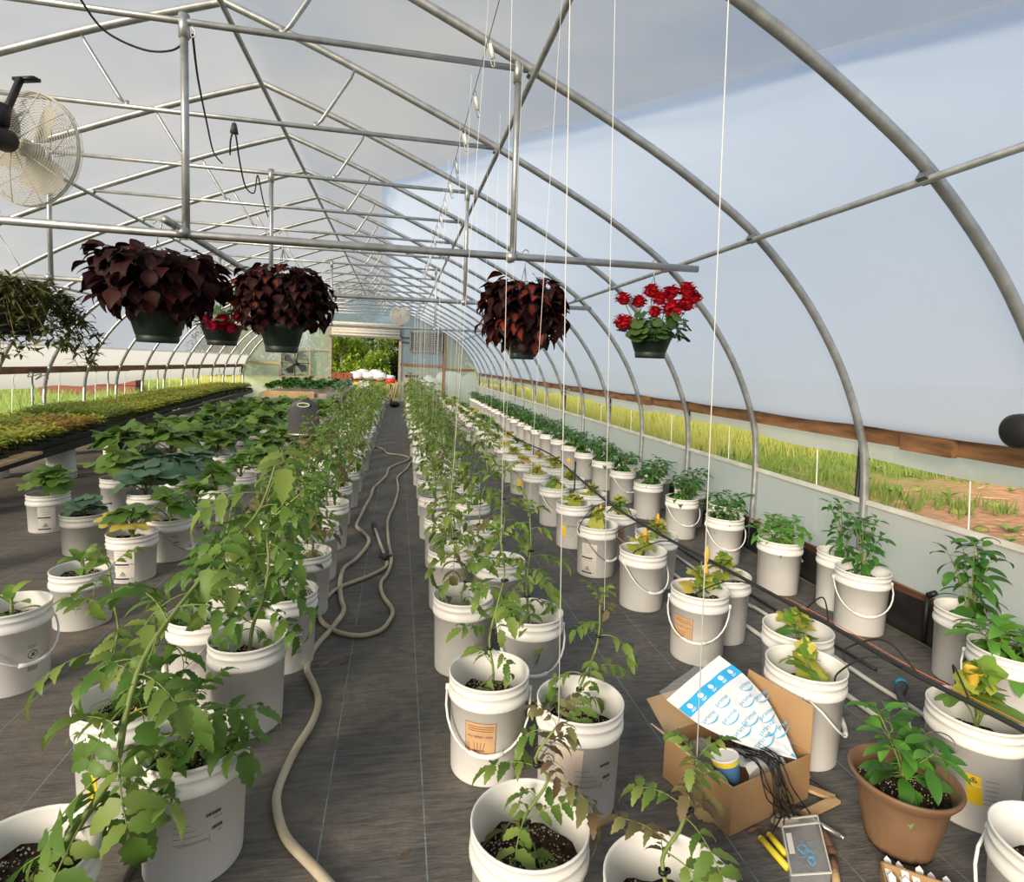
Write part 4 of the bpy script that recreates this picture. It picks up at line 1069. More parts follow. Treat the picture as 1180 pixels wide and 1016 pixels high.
# ------------------------------------------------------------------ hoses and pipes on the floor
def hose(px, r, label, mt='hose_beige', name='garden_hose', n=10, z=None):
    P = smoothpath([G(x, y, (z or r)) for x, y in px], 8); b = MB(); b.tube(P, r, n); o = b.obj(name, mt); tag(o, label, 'hose'); return o
hose([(398,1040),(362,1000),(330,965),(319,930),(322,905),(340,865),(360,832),(367,808),(362,790),(354,772),(357,757),(366,742),(384,722),(396,704),(393,690),(392,672),(396,655),(409,645),(421,632),(425,622),(418,613),(411,606),(414,597),(421,583),(428,570),(430,563),(436,557),(445,548),(448,540),(457,535),(468,531),(471,527),(460,524),(446,522),(441,517),(430,514)], .0150, 'beige garden hose winding along the aisle from the near edge')
h2 = hose([(484,527),(474,532),(468,541),(458,550),(459,563),(455,580),(447,600),(448,625),(451,645),(447,660),(439,672),(441,686),(452,703),(449,715),(438,727),(415,733),(390,729),(372,718),(367,705),(374,692),(390,678),(410,670),(430,662),(444,654),(446,648)], .0125, 'beige garden hose looping in the aisle and ending in a watering wand')
h2.location.z = .004
wd = thing('watering_wand', 'grey watering wand with a dark rose lying in the hose aisle', 'wand', (0,0,0))
a_, b_ = G(444,642,.02), G(432,609,.02)
b = MB(); b.tube([a_, b_], .012, 8); b.obj('shaft', 'pvc_white', wd)
b = MB(); b.tube([b_, b_+(b_-a_)*.12+Vector((0,0,.012))], [.014,.028], 10); b.ball(b_+(b_-a_)*.13+Vector((0,0,.012)), .028, 10, 6); b.obj('rose', 'charcoal', wd)
b = MB(); b.tube([a_+(a_-b_)*.02, a_-(a_-b_)*.08], .017, 8); b.bar(a_+Vector((-.05,0,.008)), a_+Vector((.05,0,.012)), .02, .02); b.obj('valve', 'charcoal', wd)
# black drip pipe over the squash row, spaghetti tubes
dp = thing('drip_pipe', 'black drip irrigation pipe running above the yellowing squash buckets', 'pipe')
px = [(1195,849),(1100,800),(1040,769),(960,722),(900,690),(830,652),(760,615),(700,578),(655,540),(632,522)]
P = smoothpath([G(x, y, .45) for x, y in px] + [(1.76,8.5,.44),(1.74,12,.43),(1.70,19,.43)], 5); b = MB(); b.tube(P, .0095, 8); b.obj('pipe', 'black_rubber', dp)
P = smoothpath([G(x, y, .455)+Vector((.035,.03,.0)) for x, y in px[:5]], 4); b = MB(); b.tube(P, .0016, 5); b.obj('marker_cord', 'pipe_orange', dp)
for (x, y) in ((1.70,5.35),(1.76,7.4)):
    b = MB(); b.tube([(x, y, .0), (x, y, .62)], .008, 6); b.obj('stake', 'black_plastic', dp)
for i, (a, m_, e) in enumerate([((1060,779),(1022,742),(975,747)), ((955,720),(955,688),(925,706)), ((890,684),(845,676),(802,684)), ((792,634),(770,630),(732,635)), ((770,622),(745,603),(712,612)), ((1040,769),(1000,770),(965,776)), ((1118,808),(1085,765),(1102,790)), ((700,578),(680,596),(668,605)), ((730,598),(720,578),(700,590))]):
    A, B_ = G(*a, .45), G(*e, .37); mid = (A+B_)/2 + Vector((0,0,.10)); Mx = G(*m_, .50); mid = (mid+Mx)/2
    b = MB(); b.tube(smoothpath([A, mid, B_, B_+Vector((0,0,-.06))], 6), .0035, 6); b.obj('drip_tube', 'black_rubber', dp)
def pipe(pts, r, mt, label, name='water_pipe'):
    b = MB(); b.tube(smoothpath(pts, 4), r, 8); o = b.obj(name, mt); tag(o, label, 'pipe'); return o
pipe([(2.14,2.12,.013),(2.13,2.4,.013),(2.09,3.03,.013),(2.055,3.6,.013),(2.04,8,.013),(2.03,16,.013)], .0125, 'pvc_white', 'off-white plastic pipe on the floor right of the squash buckets')
pipe([G(x, y, .013) for x, y in ((1075,832),(1050,814),(1000,783),(930,736),(870,700),(820,668))] + [(2.22,8,.013)], .011, 'pvc_white', 'second off-white pipe on the floor nearer the pepper row')
pipe([(3.09,1.2,.256),(3.088,3,.256),(3.09,8,.256),(3.09,19,.256)], .008, 'pvc_brown', 'thin brown pipe running on top of the right base board')
pipe([(2.48,2.5,.012),(2.42,3.4,.012),(2.40,5,.012),(2.38,8,.012),(2.38,18,.012)], .009, 'black_rubber', 'black drip line on the floor beside the pepper buckets')
pipe([G(x, y, .008) for x, y in ((1043,720),(1060,735),(1080,740),(1092,728),(1090,712))], .005, 'black_rubber', 'short curled black tube on the floor by the side wall', 'drip_tube')
pipe([(-.58,1.25,.012),(-.62,1.45,.012),(-.712,1.66,.012),(-.725,1.80,.012),(-.71,1.95,.012),(-.69,2.08,.012),(-.70,2.22,.012)], .011, 'black_rubber', 'black hose between the near buckets of the left tomato row', 'black_hose')
b = MB(); b.tube([(3.0,2.72,.02),(3.0,2.72,.30)], .013, 8); b.tube([(3.0,2.72,.30),(3.01,2.68,.33)], .017, 8); tag(b.obj('pipe_valve', 'black_plastic'), 'short black riser standing against the right base board', 'valve')
# hose nozzle on the floor
nz_ = thing('hose_nozzle', 'blue and black hose nozzle lying behind the brown pot', 'nozzle')
A, B_, C_ = G(1040,790,.05), G(1042,812,.05), G(1046,835,.04)
b = MB(); b.tube([A+Vector((.01,.02,0)), A], [.03,.026], 12); b.obj('rose', 'blue_plastic', nz_)
b = MB(); b.tube(smoothpath([A, A+(B_-A)*.4+Vector((-.02,0,.0)), B_], 4), [.026]*4+[.016]*5, 10); b.obj('body', 'charcoal', nz_)
b = MB(); b.tube([B_, C_], .013, 8); b.obj('grip', 'pvc_white', nz_); b = MB(); b.tube([B_+(C_-B_)*.5, B_+(C_-B_)*.75], .018, 8); b.obj('collar', 'blue_plastic', nz_)
b = MB(); b.tube(smoothpath([C_, G(1056,850,.014), G(1075,862,.014)], 4), .010, 8); b.obj('hose_tail', 'pvc_white', nz_)

# ------------------------------------------------------------------ cardboard box and what is in it
bx = thing('cardboard_box', 'open brown cardboard box on the floor beside the squash buckets', 'box', (1.25, 1.835, 0), rz=.30)
W_, D_, H_ = .40, .31, .165
for nm, c, d in (('side', (0,-D_/2,H_/2), (W_,.005,H_)), ('side', (0,D_/2,H_/2), (W_,.005,H_)), ('side', (-W_/2,0,H_/2), (.005,D_,H_)), ('side', (W_/2,0,H_/2), (.005,D_,H_)), ('bottom', (0,0,.004), (W_,D_,.005))):
    b = MB(); b.box(c, d); b.obj(nm, 'cardboard', bx, False)
def flap(p, q, outv, mt='cardboard'):
    b = MB(); p, q, o_ = Vector(p), Vector(q), Vector(outv); n = (q-p).cross(o_).normalized()*.004
    k = (q-p)*.04; vs = [p, q, q+o_-k, p+o_+k]; b.add([*vs, *[v+n for v in vs]], [(3,2,1,0),(4,5,6,7),(0,1,5,4),(1,2,6,5),(2,3,7,6),(3,0,4,7)]); b.obj('flap', mt, bx, False)
flap((W_/2,-D_/2,H_), (W_/2,D_/2,H_), (.045,.02,.15)); flap((-W_/2,-D_/2,H_), (-W_/2,D_/2,H_), (-.09,0,.07), 'cardboard_in'); flap((-W_/2,D_/2,H_), (W_/2,D_/2,H_), (0,.13,.06), 'cardboard_in')
BMX = Matrix.Translation((1.25,1.835,0)) @ Matrix.Rotation(.30, 4, 'Z')
# padded mailer leaning out of the box
ml = thing('padded_mailer', 'white and blue padded mailing bag with smile logos standing corner-down in the box', 'mailer')
p1, p2, p3, p4 = AY(768,806,2.02), AY(829,755,2.10), AY(918,874,1.72), AY(905,862,1.74)
c_ = (p1+p2)/2
ex = (p2-p1); ey = (p3-c_); nrm = ex.cross(ey).normalized()
if nrm.y > 0: nrm = -nrm
def mpt(u, v, lift=0.0):                     # u across (0..1), v down to the tip (0..1)
    left = p1 + (p3-p1)*v + (p1-p2).normalized()*(.045*math.sin(PI*v)); right = p2 + (p3-p2)*v + (p2-p1).normalized()*(.05*math.sin(PI*v))
    p = left + (right-left)*u
    return p + nrm*(.028*math.sin(PI*u)*math.sin(PI*min(1,v*1.15+.08)) + .004*math.sin(u*17+v*9)*math.sin(v*11) + lift)
b = MB(); b.grid(lambda u, v: mpt(u, v), 22, 26); b.grid(lambda u, v: mpt(u, v)*1.0 - nrm*(.028*2*math.sin(PI*u)*math.sin(PI*min(1,v*1.15+.08))+.003), 22, 26); b.obj('bag', 'mailer', ml)
b = MB(); b.grid(lambda u, v: mpt(u, .13+.115*v, .002), 22, 3); bd = b.obj('band', 'mailer_blue', ml)
b = MB(); b.grid(lambda u, v: mpt(u, .955+.045*v, .002), 4, 3); b.obj('corner', 'mailer_blue', ml)
b = MB(); b.grid(lambda u, v: mpt(.02+.8*u, -.10*v*(1-.4*u), 0)-nrm*.004, 8, 3); b.obj('seal_strip', 'clear_plastic', ml)
def on_bag(b, u0, v0, pts, k, mi=0, lift=.0035):          # small flat figure on the bag: pts in bag-local units, k = size in v
    return [mpt(u0 + p[0]*k, v0 - p[1]*k, lift) for p in pts]
pr = MB()
def word(txt, u0, v0, size, target, mi=0, lift=.0035):
    cu = bpy.data.curves.new('t', 'FONT'); cu.body = txt; cu.size = 1; cu.align_x = 'CENTER'; cu.resolution_u = 2
    ob = bpy.data.objects.new('t', cu); me = bpy.data.meshes.new_from_object(ob)
    wid = 1/ max(.12, (1-v0))
    target.add([mpt(u0 + v.co.x*size*wid*1.05, v0 - v.co.y*size*.95 - v.co.x*0, lift) for v in me.vertices], [tuple(p.vertices) for p in me.polygons], mi)
    bpy.data.objects.remove(ob); bpy.data.curves.remove(cu); bpy.data.meshes.remove(me)
for (u, v) in ((.42,.34),(.14,.36),(.86,.36),(.30,.47),(.68,.46),(.95,.50),(.48,.58),(.80,.64),(.22,.60),(.60,.72),(.88,.78),(.30,.76)):
    word('prime', u, v, .058, pr); k = 1/max(.12, 1-v); vs = []
    for i in range(11):
        t = -1+2*i/10; w0 = .004+.010*(1-t*t)
        for s_ in (0, 1): vs.append(mpt(u + t*.068*k, v + .016 + .022*(1-t*t) + s_*w0, .0035))
    pr.add(vs, [(2*i, 2*i+2, 2*i+3, 2*i+1) for i in range(10)])
pr.obj('print', 'print_blue', ml)
for i in range(5):
    ic = MB()
    u0 = .12+.19*i; n = 12; ic.add([mpt(u0, .178, .004)] + [mpt(u0+.035*math.cos(6.283*j/n), .178+.026*math.sin(6.283*j/n), .004) for j in range(n)], [(0, 1+j, 1+(j+1)%n) for j in range(n)])
    for q in range(2): ic.add([mpt(u0-.04+a*(.08-.02*q), .213+.012*q+c*.005, .004) for a, c in ((0,0),(1,0),(1,1),(0,1))], [(0,1,2,3)])
    ic.obj('icon', 'print_white', bd, False)
# cable ties spilling over the near side
for i in range(16):
    random.seed(800+i); y0 = U(-.05,.09); x0 = U(-.06,.05)
    P = [BMX @ Vector(p) for p in smoothpath([(x0+.02, y0, .14), (x0, -D_/2+.03, .195), (x0-.02+U(-.03,.03), -D_/2-.03, .165), (x0-.01+U(-.06,.07), -D_/2-.055, .08+U(-.03,.05)), (x0+U(-.08,.10), -D_/2-.07, .008 + (0 if i % 3 else .05))], 4)]
    b = MB(); b.tube(P, .0024, 5); b.box(P[0], (.008,.008,.006)); tag(b.obj('cable_tie', 'black_plastic'), 'long black cable tie hanging over the edge of the cardboard box', 'cable tie', 'cable ties in the cardboard box')
b = MB(); b.tube(smoothpath([AY(868,858,1.80), AY(905,882,1.77), G(945,905,.03), G(963,921,.006)], 4), .0028, 5); tag(b.obj('cable_tie', 'black_plastic'), 'single long black cable tie reaching from the box to the floor', 'cable tie')
cp = thing('food_cup', 'blue and yellow paper cup in the corner of the cardboard box', 'cup', BMX @ Vector((-.14,-.095,.125)), rz=.3); cp.rotation_euler = (-.25, -.12, .3)
b = MB(); b.lathe([(.0,0),(.036,0),(.045,.075)], 20); b.obj('wall', 'blue_cup', cp)
b = MB(); b.lathe([(.0445,.068),(.0462,.085)], 20); b.obj('stripe', 'yellow_plastic', cp); b = MB(); b.lathe([(.0465,.084),(.049,.088),(.0465,.092),(.043,.086)], 20); b.disc(.046,.086,20); b.obj('rim', 'label_paper', cp)
b = MB(); b.grid(lambda u, v: BMX @ Vector((-.05+.20*u, -.10+.14*v, .125+.02*math.sin(u*5+v*3)+.012*math.sin(v*14))), 10, 8); b.grid(lambda u, v: BMX @ Vector((-.05+.20*u, -.10, .125+.02*math.sin(u*5)-.10*v)), 10, 2)
tag(b.obj('foam_sheet', 'sack_white'), 'white foam sheet folded inside the cardboard box', 'foam sheet')
b = MB(); b.grid(lambda u, v: BMX @ Vector((-.19+.15*u+.01*math.sin(v*9), -.02+.14*v, .12+.06*math.sin(PI*u)*math.sin(PI*v)+.008*math.sin(u*21+v*13))), 12, 12); tag(b.obj('plastic_bag', 'clear_plastic'), 'crumpled clear plastic bag at the back of the cardboard box', 'bag')
b = MB(); b.grid(lambda u, v: BMX @ Vector((.02+.17*u, -.06+.10*v-.05*u, .175+.015*math.sin(u*13)*math.sin(v*7))), 12, 6); tag(b.obj('plastic_sleeve', 'clear_plastic'), 'clear plastic sleeve lying under the mailing bag', 'bag')

# ------------------------------------------------------------------ tools on the floor
for i, (a, e) in enumerate((((877,966),(908,1000)), ((887,962),(906,985)))):
    b = MB(); b.tube([G(*a, .012), G(*e, .012)], [.0095,.011], 10); b.ball(G(*a, .012), .0095, 10, 6)
    tag(b.obj('yellow_rod', 'yellow_plastic'), ('long' if i == 0 else 'short') + ' round yellow rod beside the clear case', 'rod')
cs = thing('organizer_case', 'clear plastic organizer case of pale blue rings on the floor', 'case')
q = [G(899,954,.004), G(941,949,.004), G(957,1016,.004), G(911,1019,.004)]
def cpnt(u, v, z): a = q[0]+(q[1]-q[0])*u; c = q[3]+(q[2]-q[3])*u; p = a+(c-a)*v; return Vector((p.x, p.y, z))
b = MB(); b.add([cpnt(u, v, z) for z in (.003,.033) for u, v in ((0,0),(1,0),(1,1),(0,1))], [(3,2,1,0),(4,5,6,7),(0,1,5,4),(1,2,6,5),(2,3,7,6),(3,0,4,7)]); b.obj('shell', 'clear_plastic', cs, False)
b = MB()
for (a, c) in (((0,0),(1,0)), ((1,0),(1,1)), ((1,1),(0,1)), ((0,1),(0,0)), ((0,.14),(1,.14))): b.bar(cpnt(*a, .034), cpnt(*c, .034), .004, .004)
b.obj('lid_rim', 'label_paper_grey', cs, False)
b = MB(); b.add([cpnt(u, v, .0355) for u, v in ((.06,.28),(.20,.28),(.20,.66),(.06,.66))], [(0,1,2,3)]); b.obj('paper_label', 'label_paper', cs, False)
for i, (u, v, r_) in enumerate(((.45,.50,.016),(.66,.46,.018),(.40,.58,.015),(.62,.60,.015),(.48,.42,.010),(.44,.86,.016),(.60,.72,.011))):
    b = MB(); c = cpnt(u, v, .018); b.tube([c+Vector((r_*math.cos(t*.524), r_*math.sin(t*.524), .004*math.sin(t*1.3+i))) for t in range(12)], .0022, 6, closed=True); b.obj('ring', 'mailer_blue' if i % 3 == 0 else 'film_blue', cs)
pn = thing('pruning_tool', 'old rusty garden tool with a worn wooden handle beside the case', 'tool')
A, B_, C_, D2 = G(943,950,.015), G(958,980,.018), G(960,990,.016), G(966,1030,.014)
b = MB(); b.tube([A, A+(B_-A)*.5, B_], [.009,.015,.012], 8); b.ball(B_, .018, 8, 6, (1,1,.7)); b.obj('blade', 'rust', pn)
b = MB(); b.tube([C_, D2], [.011,.012], 10); b.obj('handle', 'wood_pale', pn); b = MB(); b.tube([C_, C_+(D2-C_)*.35], .0125, 10); b.obj('ferrule', 'rust', pn)
b = MB(); b.tube([G(917,934,.015), G(945,950,.015), G(969,963,.012)], .009, 10); b.tube([G(969,963,.012), G(973,966,.012)], .006, 8); tag(b.obj('steel_rod', 'steel'), 'bright steel rod lying on the floor by the cardboard box', 'rod')
wt = thing('wooden_hinge_stick', 'folded flat wooden sticks forming a V on the floor by the box', 'stick')
for a, e in (((912,900),(962,920)), ((964,921),(925,940)), ((929,893),(927,903))):
    b = MB(); b.bar(G(*a, .012), G(*e, .012), .030, .012); b.obj('stick', 'wood_pale', wt, False)
b = MB(); b.ball(G(905,945,.02), .035, 9, 6, (1.5,.8,.5), 0, .12); tag(b.obj('stone', 'wood_grey'), 'flat brown stone on the floor under the box corner', 'stone')
# tray of plant tags
tg = thing('tag_tray', 'small cardboard tray full of white plant tags', 'tray', G(1062,1040,.0), rz=-.62)
for c, d in (((0,0,.004),(.19,.11,.006)), ((-.095,0,.022),(.005,.11,.044)), ((.095,0,.022),(.005,.11,.044)), ((0,-.055,.022),(.19,.005,.044)), ((0,.055,.022),(.19,.005,.044))):
    b = MB(); b.box(c, d); b.obj('side', 'cardboard', tg, False)
tgm = MB(); tgm.add([(-.016,0,0),(.016,0,0),(.016,.004,.10),(-.016,.004,.10),(0,.0045,.118),(-.016,.001,0),(.016,.001,0),(.016,.0055,.10),(-.016,.0055,.10)], [(0,1,2,4,3),(8,7,6,5)]); tgm = tgm.mesh('plant_tag', 'tape_white', False)
for i in range(15):
    o = link('plant_tag', tgm, loc=Matrix.Translation(tg.location) @ Matrix.Rotation(-.62,4,'Z') @ Vector((-.07+.035*(i%5), -.035+.032*(i//5), .008)), rot=(U(-1.25,-1.0), U(-.1,.1), -.62+U(-.2,.2)), scale=.62); tag(o, 'white pointed plant tag standing in the small cardboard tray', 'plant tag', 'tags in the small tray')
for i, (x, y) in enumerate(((366,764),(372,768),(398,757),(845,955),(862,960),(880,955),(392,765),(470,980))):
    b = MB(); blade(b, (0,0,.004), U(0,6), .04, .02, S_lan, -.6, .4, 4); o = b.obj('dry_leaf', 'dry_leaf', loc=G(x, y)); tag(o, 'curled dry brown leaf lying on the ground cover', 'leaf', 'dry leaves on the floor')

# ------------------------------------------------------------------ brown pot with pepper
bp_ = thing('brown_pot', 'brown fluted plastic flower pot standing before the yellow-sticker bucket', 'pot', (1.65, 1.52, 0))
b = MB(); b.lathe([(.0,.003),(.088,.003),(.092,0),(.098,.02),(.122,.13),(.131,.185),(.140,.196),(.158,.222),(.162,.232),(.160,.238),(.150,.236),(.130,.196),(.115,.12)], 56, None, 0, lambda a, z: 1+(.012*math.cos(a*22) if z < .15 else 0)); b.obj('body', 'pot_brown', bp_)
random.seed(5); b = MB(); b.disc(.131, .188, 32, rings=5, bumpf=lambda x, y: .006*math.sin(x*70)+.005*math.sin(y*83)+U(-.004,.004))
for i in range(150):
    a = U(0,6.28); rr = .125*math.sqrt(U(0,1)); s_ = U(.0015,.0035); x, y, z = rr*math.cos(a), rr*math.sin(a), .188+.006*math.sin(rr*math.cos(a)*70)+.005*math.sin(rr*math.sin(a)*83)+.002
    b.add([(x-s_,y,z),(x,y-s_,z),(x+s_,y,z),(x,y+s_,z),(x,y,z+s_*1.4)], [(0,1,4),(1,2,4),(2,3,4),(3,0,4)], 1)
b.obj('soil', ['soil','perlite'], bp_)
st, lv = plan_bush(901, .20, .11, 7, 5, (.12,.16), (-.6,.3)); make_plant('pepper_plant', 'bright green pepper plant with drooping leaves in the brown pot', 'plant', None, (1.65,1.52,.185), st, lv, 'pepper', lambda p, s: random.choice((MT_P, MT_PB)))

# ------------------------------------------------------------------ hanging baskets
def basket_pot(root, r, h, square=False):
    b = MB(); n = 40
    b.lathe([(.0,0),(r*.70,0),(r*.72,.012),(r*.74,.03),(r*.72,.034),(r*.75,.036),(r*.96,h-.03),(r*1.0,h-.028),(r*1.02,h),(r*.98,h),(r*.94,h-.02),(r*.9,h-.05)], n, None, 0, (lambda a, z: min(1/max(abs(math.cos(a)),abs(math.sin(a))), 1.28)*.9) if square else None); b.obj('pot', 'pot_green', root)
    b = MB(); b.disc(r*.92, h-.035, 24); b.obj('soil', 'soil', root)
def basket_hanger(root, h, r, top):
    b = MB()
    for k in range(3):
        a = 2.1*k+.5; b.tube([(r*math.cos(a), r*math.sin(a), h-.01), (0, 0, top-.05)], .0022, 5)
    b.tube(smoothpath([(0,0,top-.06),(.0,0,top-.02),(.02,0,top+.03),(.0,0,top+.05),(-.022,0,top+.03)], 3), .0035, 6); b.obj('hanger', 'wire', root)
def coleus(name_lbl, loc, r, h, top, Rx, Rz, zc, n, mats, seed, square=False, size=(.10,.15), low=-.9):
    root = thing('coleus_basket', name_lbl, 'hanging basket', loc, 'coleus baskets on the first hanging bar' if False else None)
    basket_pot(root, r, h, square); basket_hanger(root, h, r, top)
    random.seed(seed)
    st = MB()
    for k in range(10):
        a = U(0,6.28); e = Vector((math.cos(a)*Rx*.7, math.sin(a)*Rx*.6, zc+Rz*U(-.2,.7))); st.tube(smoothpath([(0,0,h-.04), e*.5+Vector((0,0,.09)), e], 3), .005, 5)
    st.obj('stems', 'coleus_dark', root)
    core = []
    for i in range(n):
        for _ in range(50):
            u = Vector((U(-1,1), U(-1,1), U(low,1)))
            if .55 < u.length < 1: break
        p = Vector((u.x*Rx*.86, u.y*Rx*.80, zc+u.z*Rz*.86))
        if p.z < h and math.hypot(p.x, p.y) < r*1.0: p.z = h+.02
        az = math.atan2(p.x, p.y)+U(-.7,.7)
        link('leaf', leaf_mesh('coleus', random.randrange(3), mats(u)), root, mx=lmx(p, az, U(-1.3,-.1) + .25*u.z, U(*size), U(-.5,.5)))
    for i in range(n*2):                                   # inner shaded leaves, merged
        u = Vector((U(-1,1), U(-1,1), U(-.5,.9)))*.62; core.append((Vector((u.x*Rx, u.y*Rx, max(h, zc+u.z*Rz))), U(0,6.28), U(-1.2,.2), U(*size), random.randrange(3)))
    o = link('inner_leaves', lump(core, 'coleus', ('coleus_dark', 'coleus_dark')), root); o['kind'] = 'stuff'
    return root
cD, cM, cR = ('coleus_dark','coleus_mid'), ('coleus_mid','coleus_mid'), ('coleus_dark','coleus_red')
ZB = 2.135
def at_bar(x, z): return (x, Y0, z)
z1 = 1.56; coleus('big maroon coleus in a dark green pot, fullest of the hanging baskets', at_bar(-1.235, z1), .135, .165, ZB-z1, .33, .21, .335, 260, lambda u: random.choice((cD, cD, cM)), 50, size=(.11,.15))
z2 = 1.535; coleus('fine-leaved coleus with orange-red leaf hearts hanging by the drop pole', at_bar(-.625, z2), .115, .155, ZB-z2, .29, .21, .30, 380, lambda u: cR if u.x < .1 and random.random() < .45 else cD, 51, size=(.065,.095), low=-1)
z3 = 1.555; coleus('coleus with red-centred drooping leaves in a square dark pot', at_bar(.70, z3), .098, .145, ZB-z3, .26, .25, .29, 240, lambda u: random.choice((cR, cR, cD)), 52, True, size=(.09,.13), low=-1)
def geranium(lbl, loc, r, h, top, Rx, zc, n, heads, petal, seed):
    root = thing('geranium_basket', lbl, 'hanging basket', loc); basket_pot(root, r, h); basket_hanger(root, h, r, top)
    random.seed(seed); st = MB()
    for i in range(n):
        a = U(0,6.28); q_ = Rx*math.sqrt(U(.05,1)); p = Vector((math.cos(a)*q_, math.sin(a)*q_, zc+U(-.06,.07)))
        link('leaf', leaf_mesh('round', random.randrange(3), ('geranium_leaf','stem_green')), root, mx=lmx(p - Vector((math.cos(a)*.03, math.sin(a)*.03, .02)), math.atan2(p.x,p.y), U(-.4,.5), U(.08,.115)))
    for (x, y, z, s_) in heads:
        b = MB(); k = 46; b.ball((0,0,0), s_*.62, 10, 7)
        for i in range(k):
            th = math.acos(1-1.6*(i+.5)/k); ph = i*2.4; d = Vector((math.sin(th)*math.cos(ph), math.sin(th)*math.sin(ph), math.cos(th)))
            for j in range(3):
                blade(b, d*s_*.6, ph*1.0+j*2.1, s_*.55, s_*.5, S_ov, .6, .2, 2, 0, pitch=U(-.2,.8))
        fl = b.obj('flower_head', petal, root, loc=(x, y, z)); st.tube(smoothpath([(x*.3, y*.3, h), (x*.7, y*.7, (h+z)/2), (x, y, z)], 3), .0028, 5)
    st.obj('stems', 'stem_green', root); return root
z4 = 1.595; geranium('red geranium with round flower heads hanging near the end of the bar', at_bar(1.50, z4), .125, .14, ZB-z4, .20, .17, 110,
    [(-.20,-.03,.34,.055),(-.10,-.02,.33,.055),(-.01,.0,.40,.06),(.08,-.10,.29,.075),(.12,.02,.40,.065),(.22,.0,.42,.065),(.28,.02,.38,.055),(-.20,-.05,.20,.065),(.19,-.06,.33,.065),(.02,-.05,.35,.055),(-.02,-.08,.27,.05)], 'petal_red', 60)
geranium('dark geranium basket with a low crimson cluster hanging behind the coleus', (-1.28, 4.62, 1.58), .14, .15, 2.17-1.58, .22, .19, 40, [(.05,-.17,.17,.06),(-.0,-.18,.13,.06),(.10,-.14,.12,.055),(-.06,-.15,.18,.05),(.14,-.12,.20,.05),(.12,.0,.46,.05)], 'petal_pink', 61)
# trailing basket at the left
fu = thing('trailing_basket', 'trailing olive-green plant in a wide black hanging bowl at the left', 'hanging basket', (-1.96, Y0, 1.57))
b = MB(); b.lathe([(0,0),(.19,0),(.195,.03),(.17,.032),(.175,.04),(.20,.13),(.205,.14),(.19,.14),(.18,.12)], 40); b.obj('pot', 'black_plastic', fu); b = MB(); b.disc(.185,.125,24); b.obj('soil', 'soil', fu); basket_hanger(fu, .14, .2, ZB-1.57)
random.seed(70); st = MB(); lv = []
for k in range(150):
    a = U(-2.0,2.2) if k % 3 else U(0,6.28); rr = U(.24,.42) if abs(a) < 1.2 else U(.15,.3); e = Vector((math.cos(a)*rr, math.sin(a)*rr*.75, U(.02,.24) - (.12 if rr > .36 else 0) - (.1 if U(0,1) < .2 else 0)))
    P = smoothpath([(math.cos(a)*.06, math.sin(a)*.06, .12), Vector((math.cos(a)*rr*.55, math.sin(a)*rr*.5, .22+U(-.03,.06))), e, e+Vector((math.cos(a)*.03, 0, -.03))], 4)
    st.tube(P, .0014, 4)
    for i in range(24):
        p = P[2+int((len(P)-3)*i/24)]; lv.append((p, U(0,6.28), U(-.5,.9), U(.035,.065), random.randrange(2)))
st.obj('stems', 'stem_brown', fu); o = link('foliage', lump(lv, 'simple', ('fuchsia_leaf',)), fu); o['kind'] = 'stuff'

# ------------------------------------------------------------------ circulation fans
def wire_fan(label, loc, R_, rot, near):
    f = thing('circulation_fan', label, 'fan', loc); f.rotation_euler = rot
    b = MB()                                              # axis along Y; cage is two shallow dishes of rings and spokes
    nr = 24 if near else 12; n = 40 if near else 24
    for s_ in (-1, 1):
        for i in range(2, nr+1):
            t = i/nr; d = s_*(.03+.085*math.cos(t*PI/2)*1.0); b.tube([(R_*t*math.cos(6.283*j/n), d, R_*t*math.sin(6.283*j/n)) for j in range(n)], .0020 if near else .0055, 4, closed=True)
        for k in range(10):
            a = 6.283*k/10; b.tube([(R_*t*math.cos(a), s_*(.035+.085*math.cos(t*PI/2)), R_*t*math.sin(a)) for t in (.12,.4,.7,.9,1)], .0028, 5)
    b.tube([(R_*math.cos(6.283*j/n), 0, R_*math.sin(6.283*j/n)) for j in range(n)], .008, 6, closed=True)
    b.lathe([(R_,-.014),(R_+.004,0),(R_,.014)], n, Matrix.Rotation(PI/2,4,'X')); b.obj('cage', 'fan_white', f)
    bl = MB(); bl.add([(.03,-.02,.03),(R_*.45,-.05,R_*.40),(R_*.30,-.02,R_*.82),(-R_*.10,.03,R_*.88),(-R_*.22,.05,R_*.5),(-.03,.02,.05)], [(0,1,2,3,4,5)]); blm = bl.mesh('blade', 'fan_blade')
    for k in range(3): link('blade', blm, f, rot=(0, k*2.094+.4, 0))
    b = MB(); b.lathe([(0,-.06),(.05,-.055),(.055,.05),(0,.06)], 16, Matrix.Rotation(PI/2,4,'X')); b.obj('hub', 'fan_white', f)
    return f
f1 = wire_fan('round wire-caged circulation fan hung from a truss at the left', (-2.37, 4.40, 2.78), .355, (0, 0, -.35), True)
b = MB(); b.lathe([(0,0),(.062,.0),(.07,.02),(.07,.17),(.05,.19),(0,.19)], 18, Matrix.Translation((0,-.13,0)) @ Matrix.Rotation(PI/2,4,'X')); b.obj('motor', 'black_plastic', f1)
b = MB(); b.bar((0,-.20,.06),(0,-.06,.42),.03,.03); b.bar((-.06,-.04,.42),(.10,-.04,.42),.05,.02); b.tube([(0,-.20,.08),(0,-.18,.20)], .05, 12); b.obj('bracket', 'black_plastic', f1)
b = MB(); b.tube(smoothpath([(0,-.22,.16),(-.10,-.20,.25),(-.22,-.1,.30),(-.3,0,.36)], 5), .008, 6); b.obj('power_cord', 'black_rubber', f1)
wire_fan('small distant round circulation fan hung under the trusses before the end wall', (-.01, 18.3, 2.93), .29, (0, 0, .1), False)
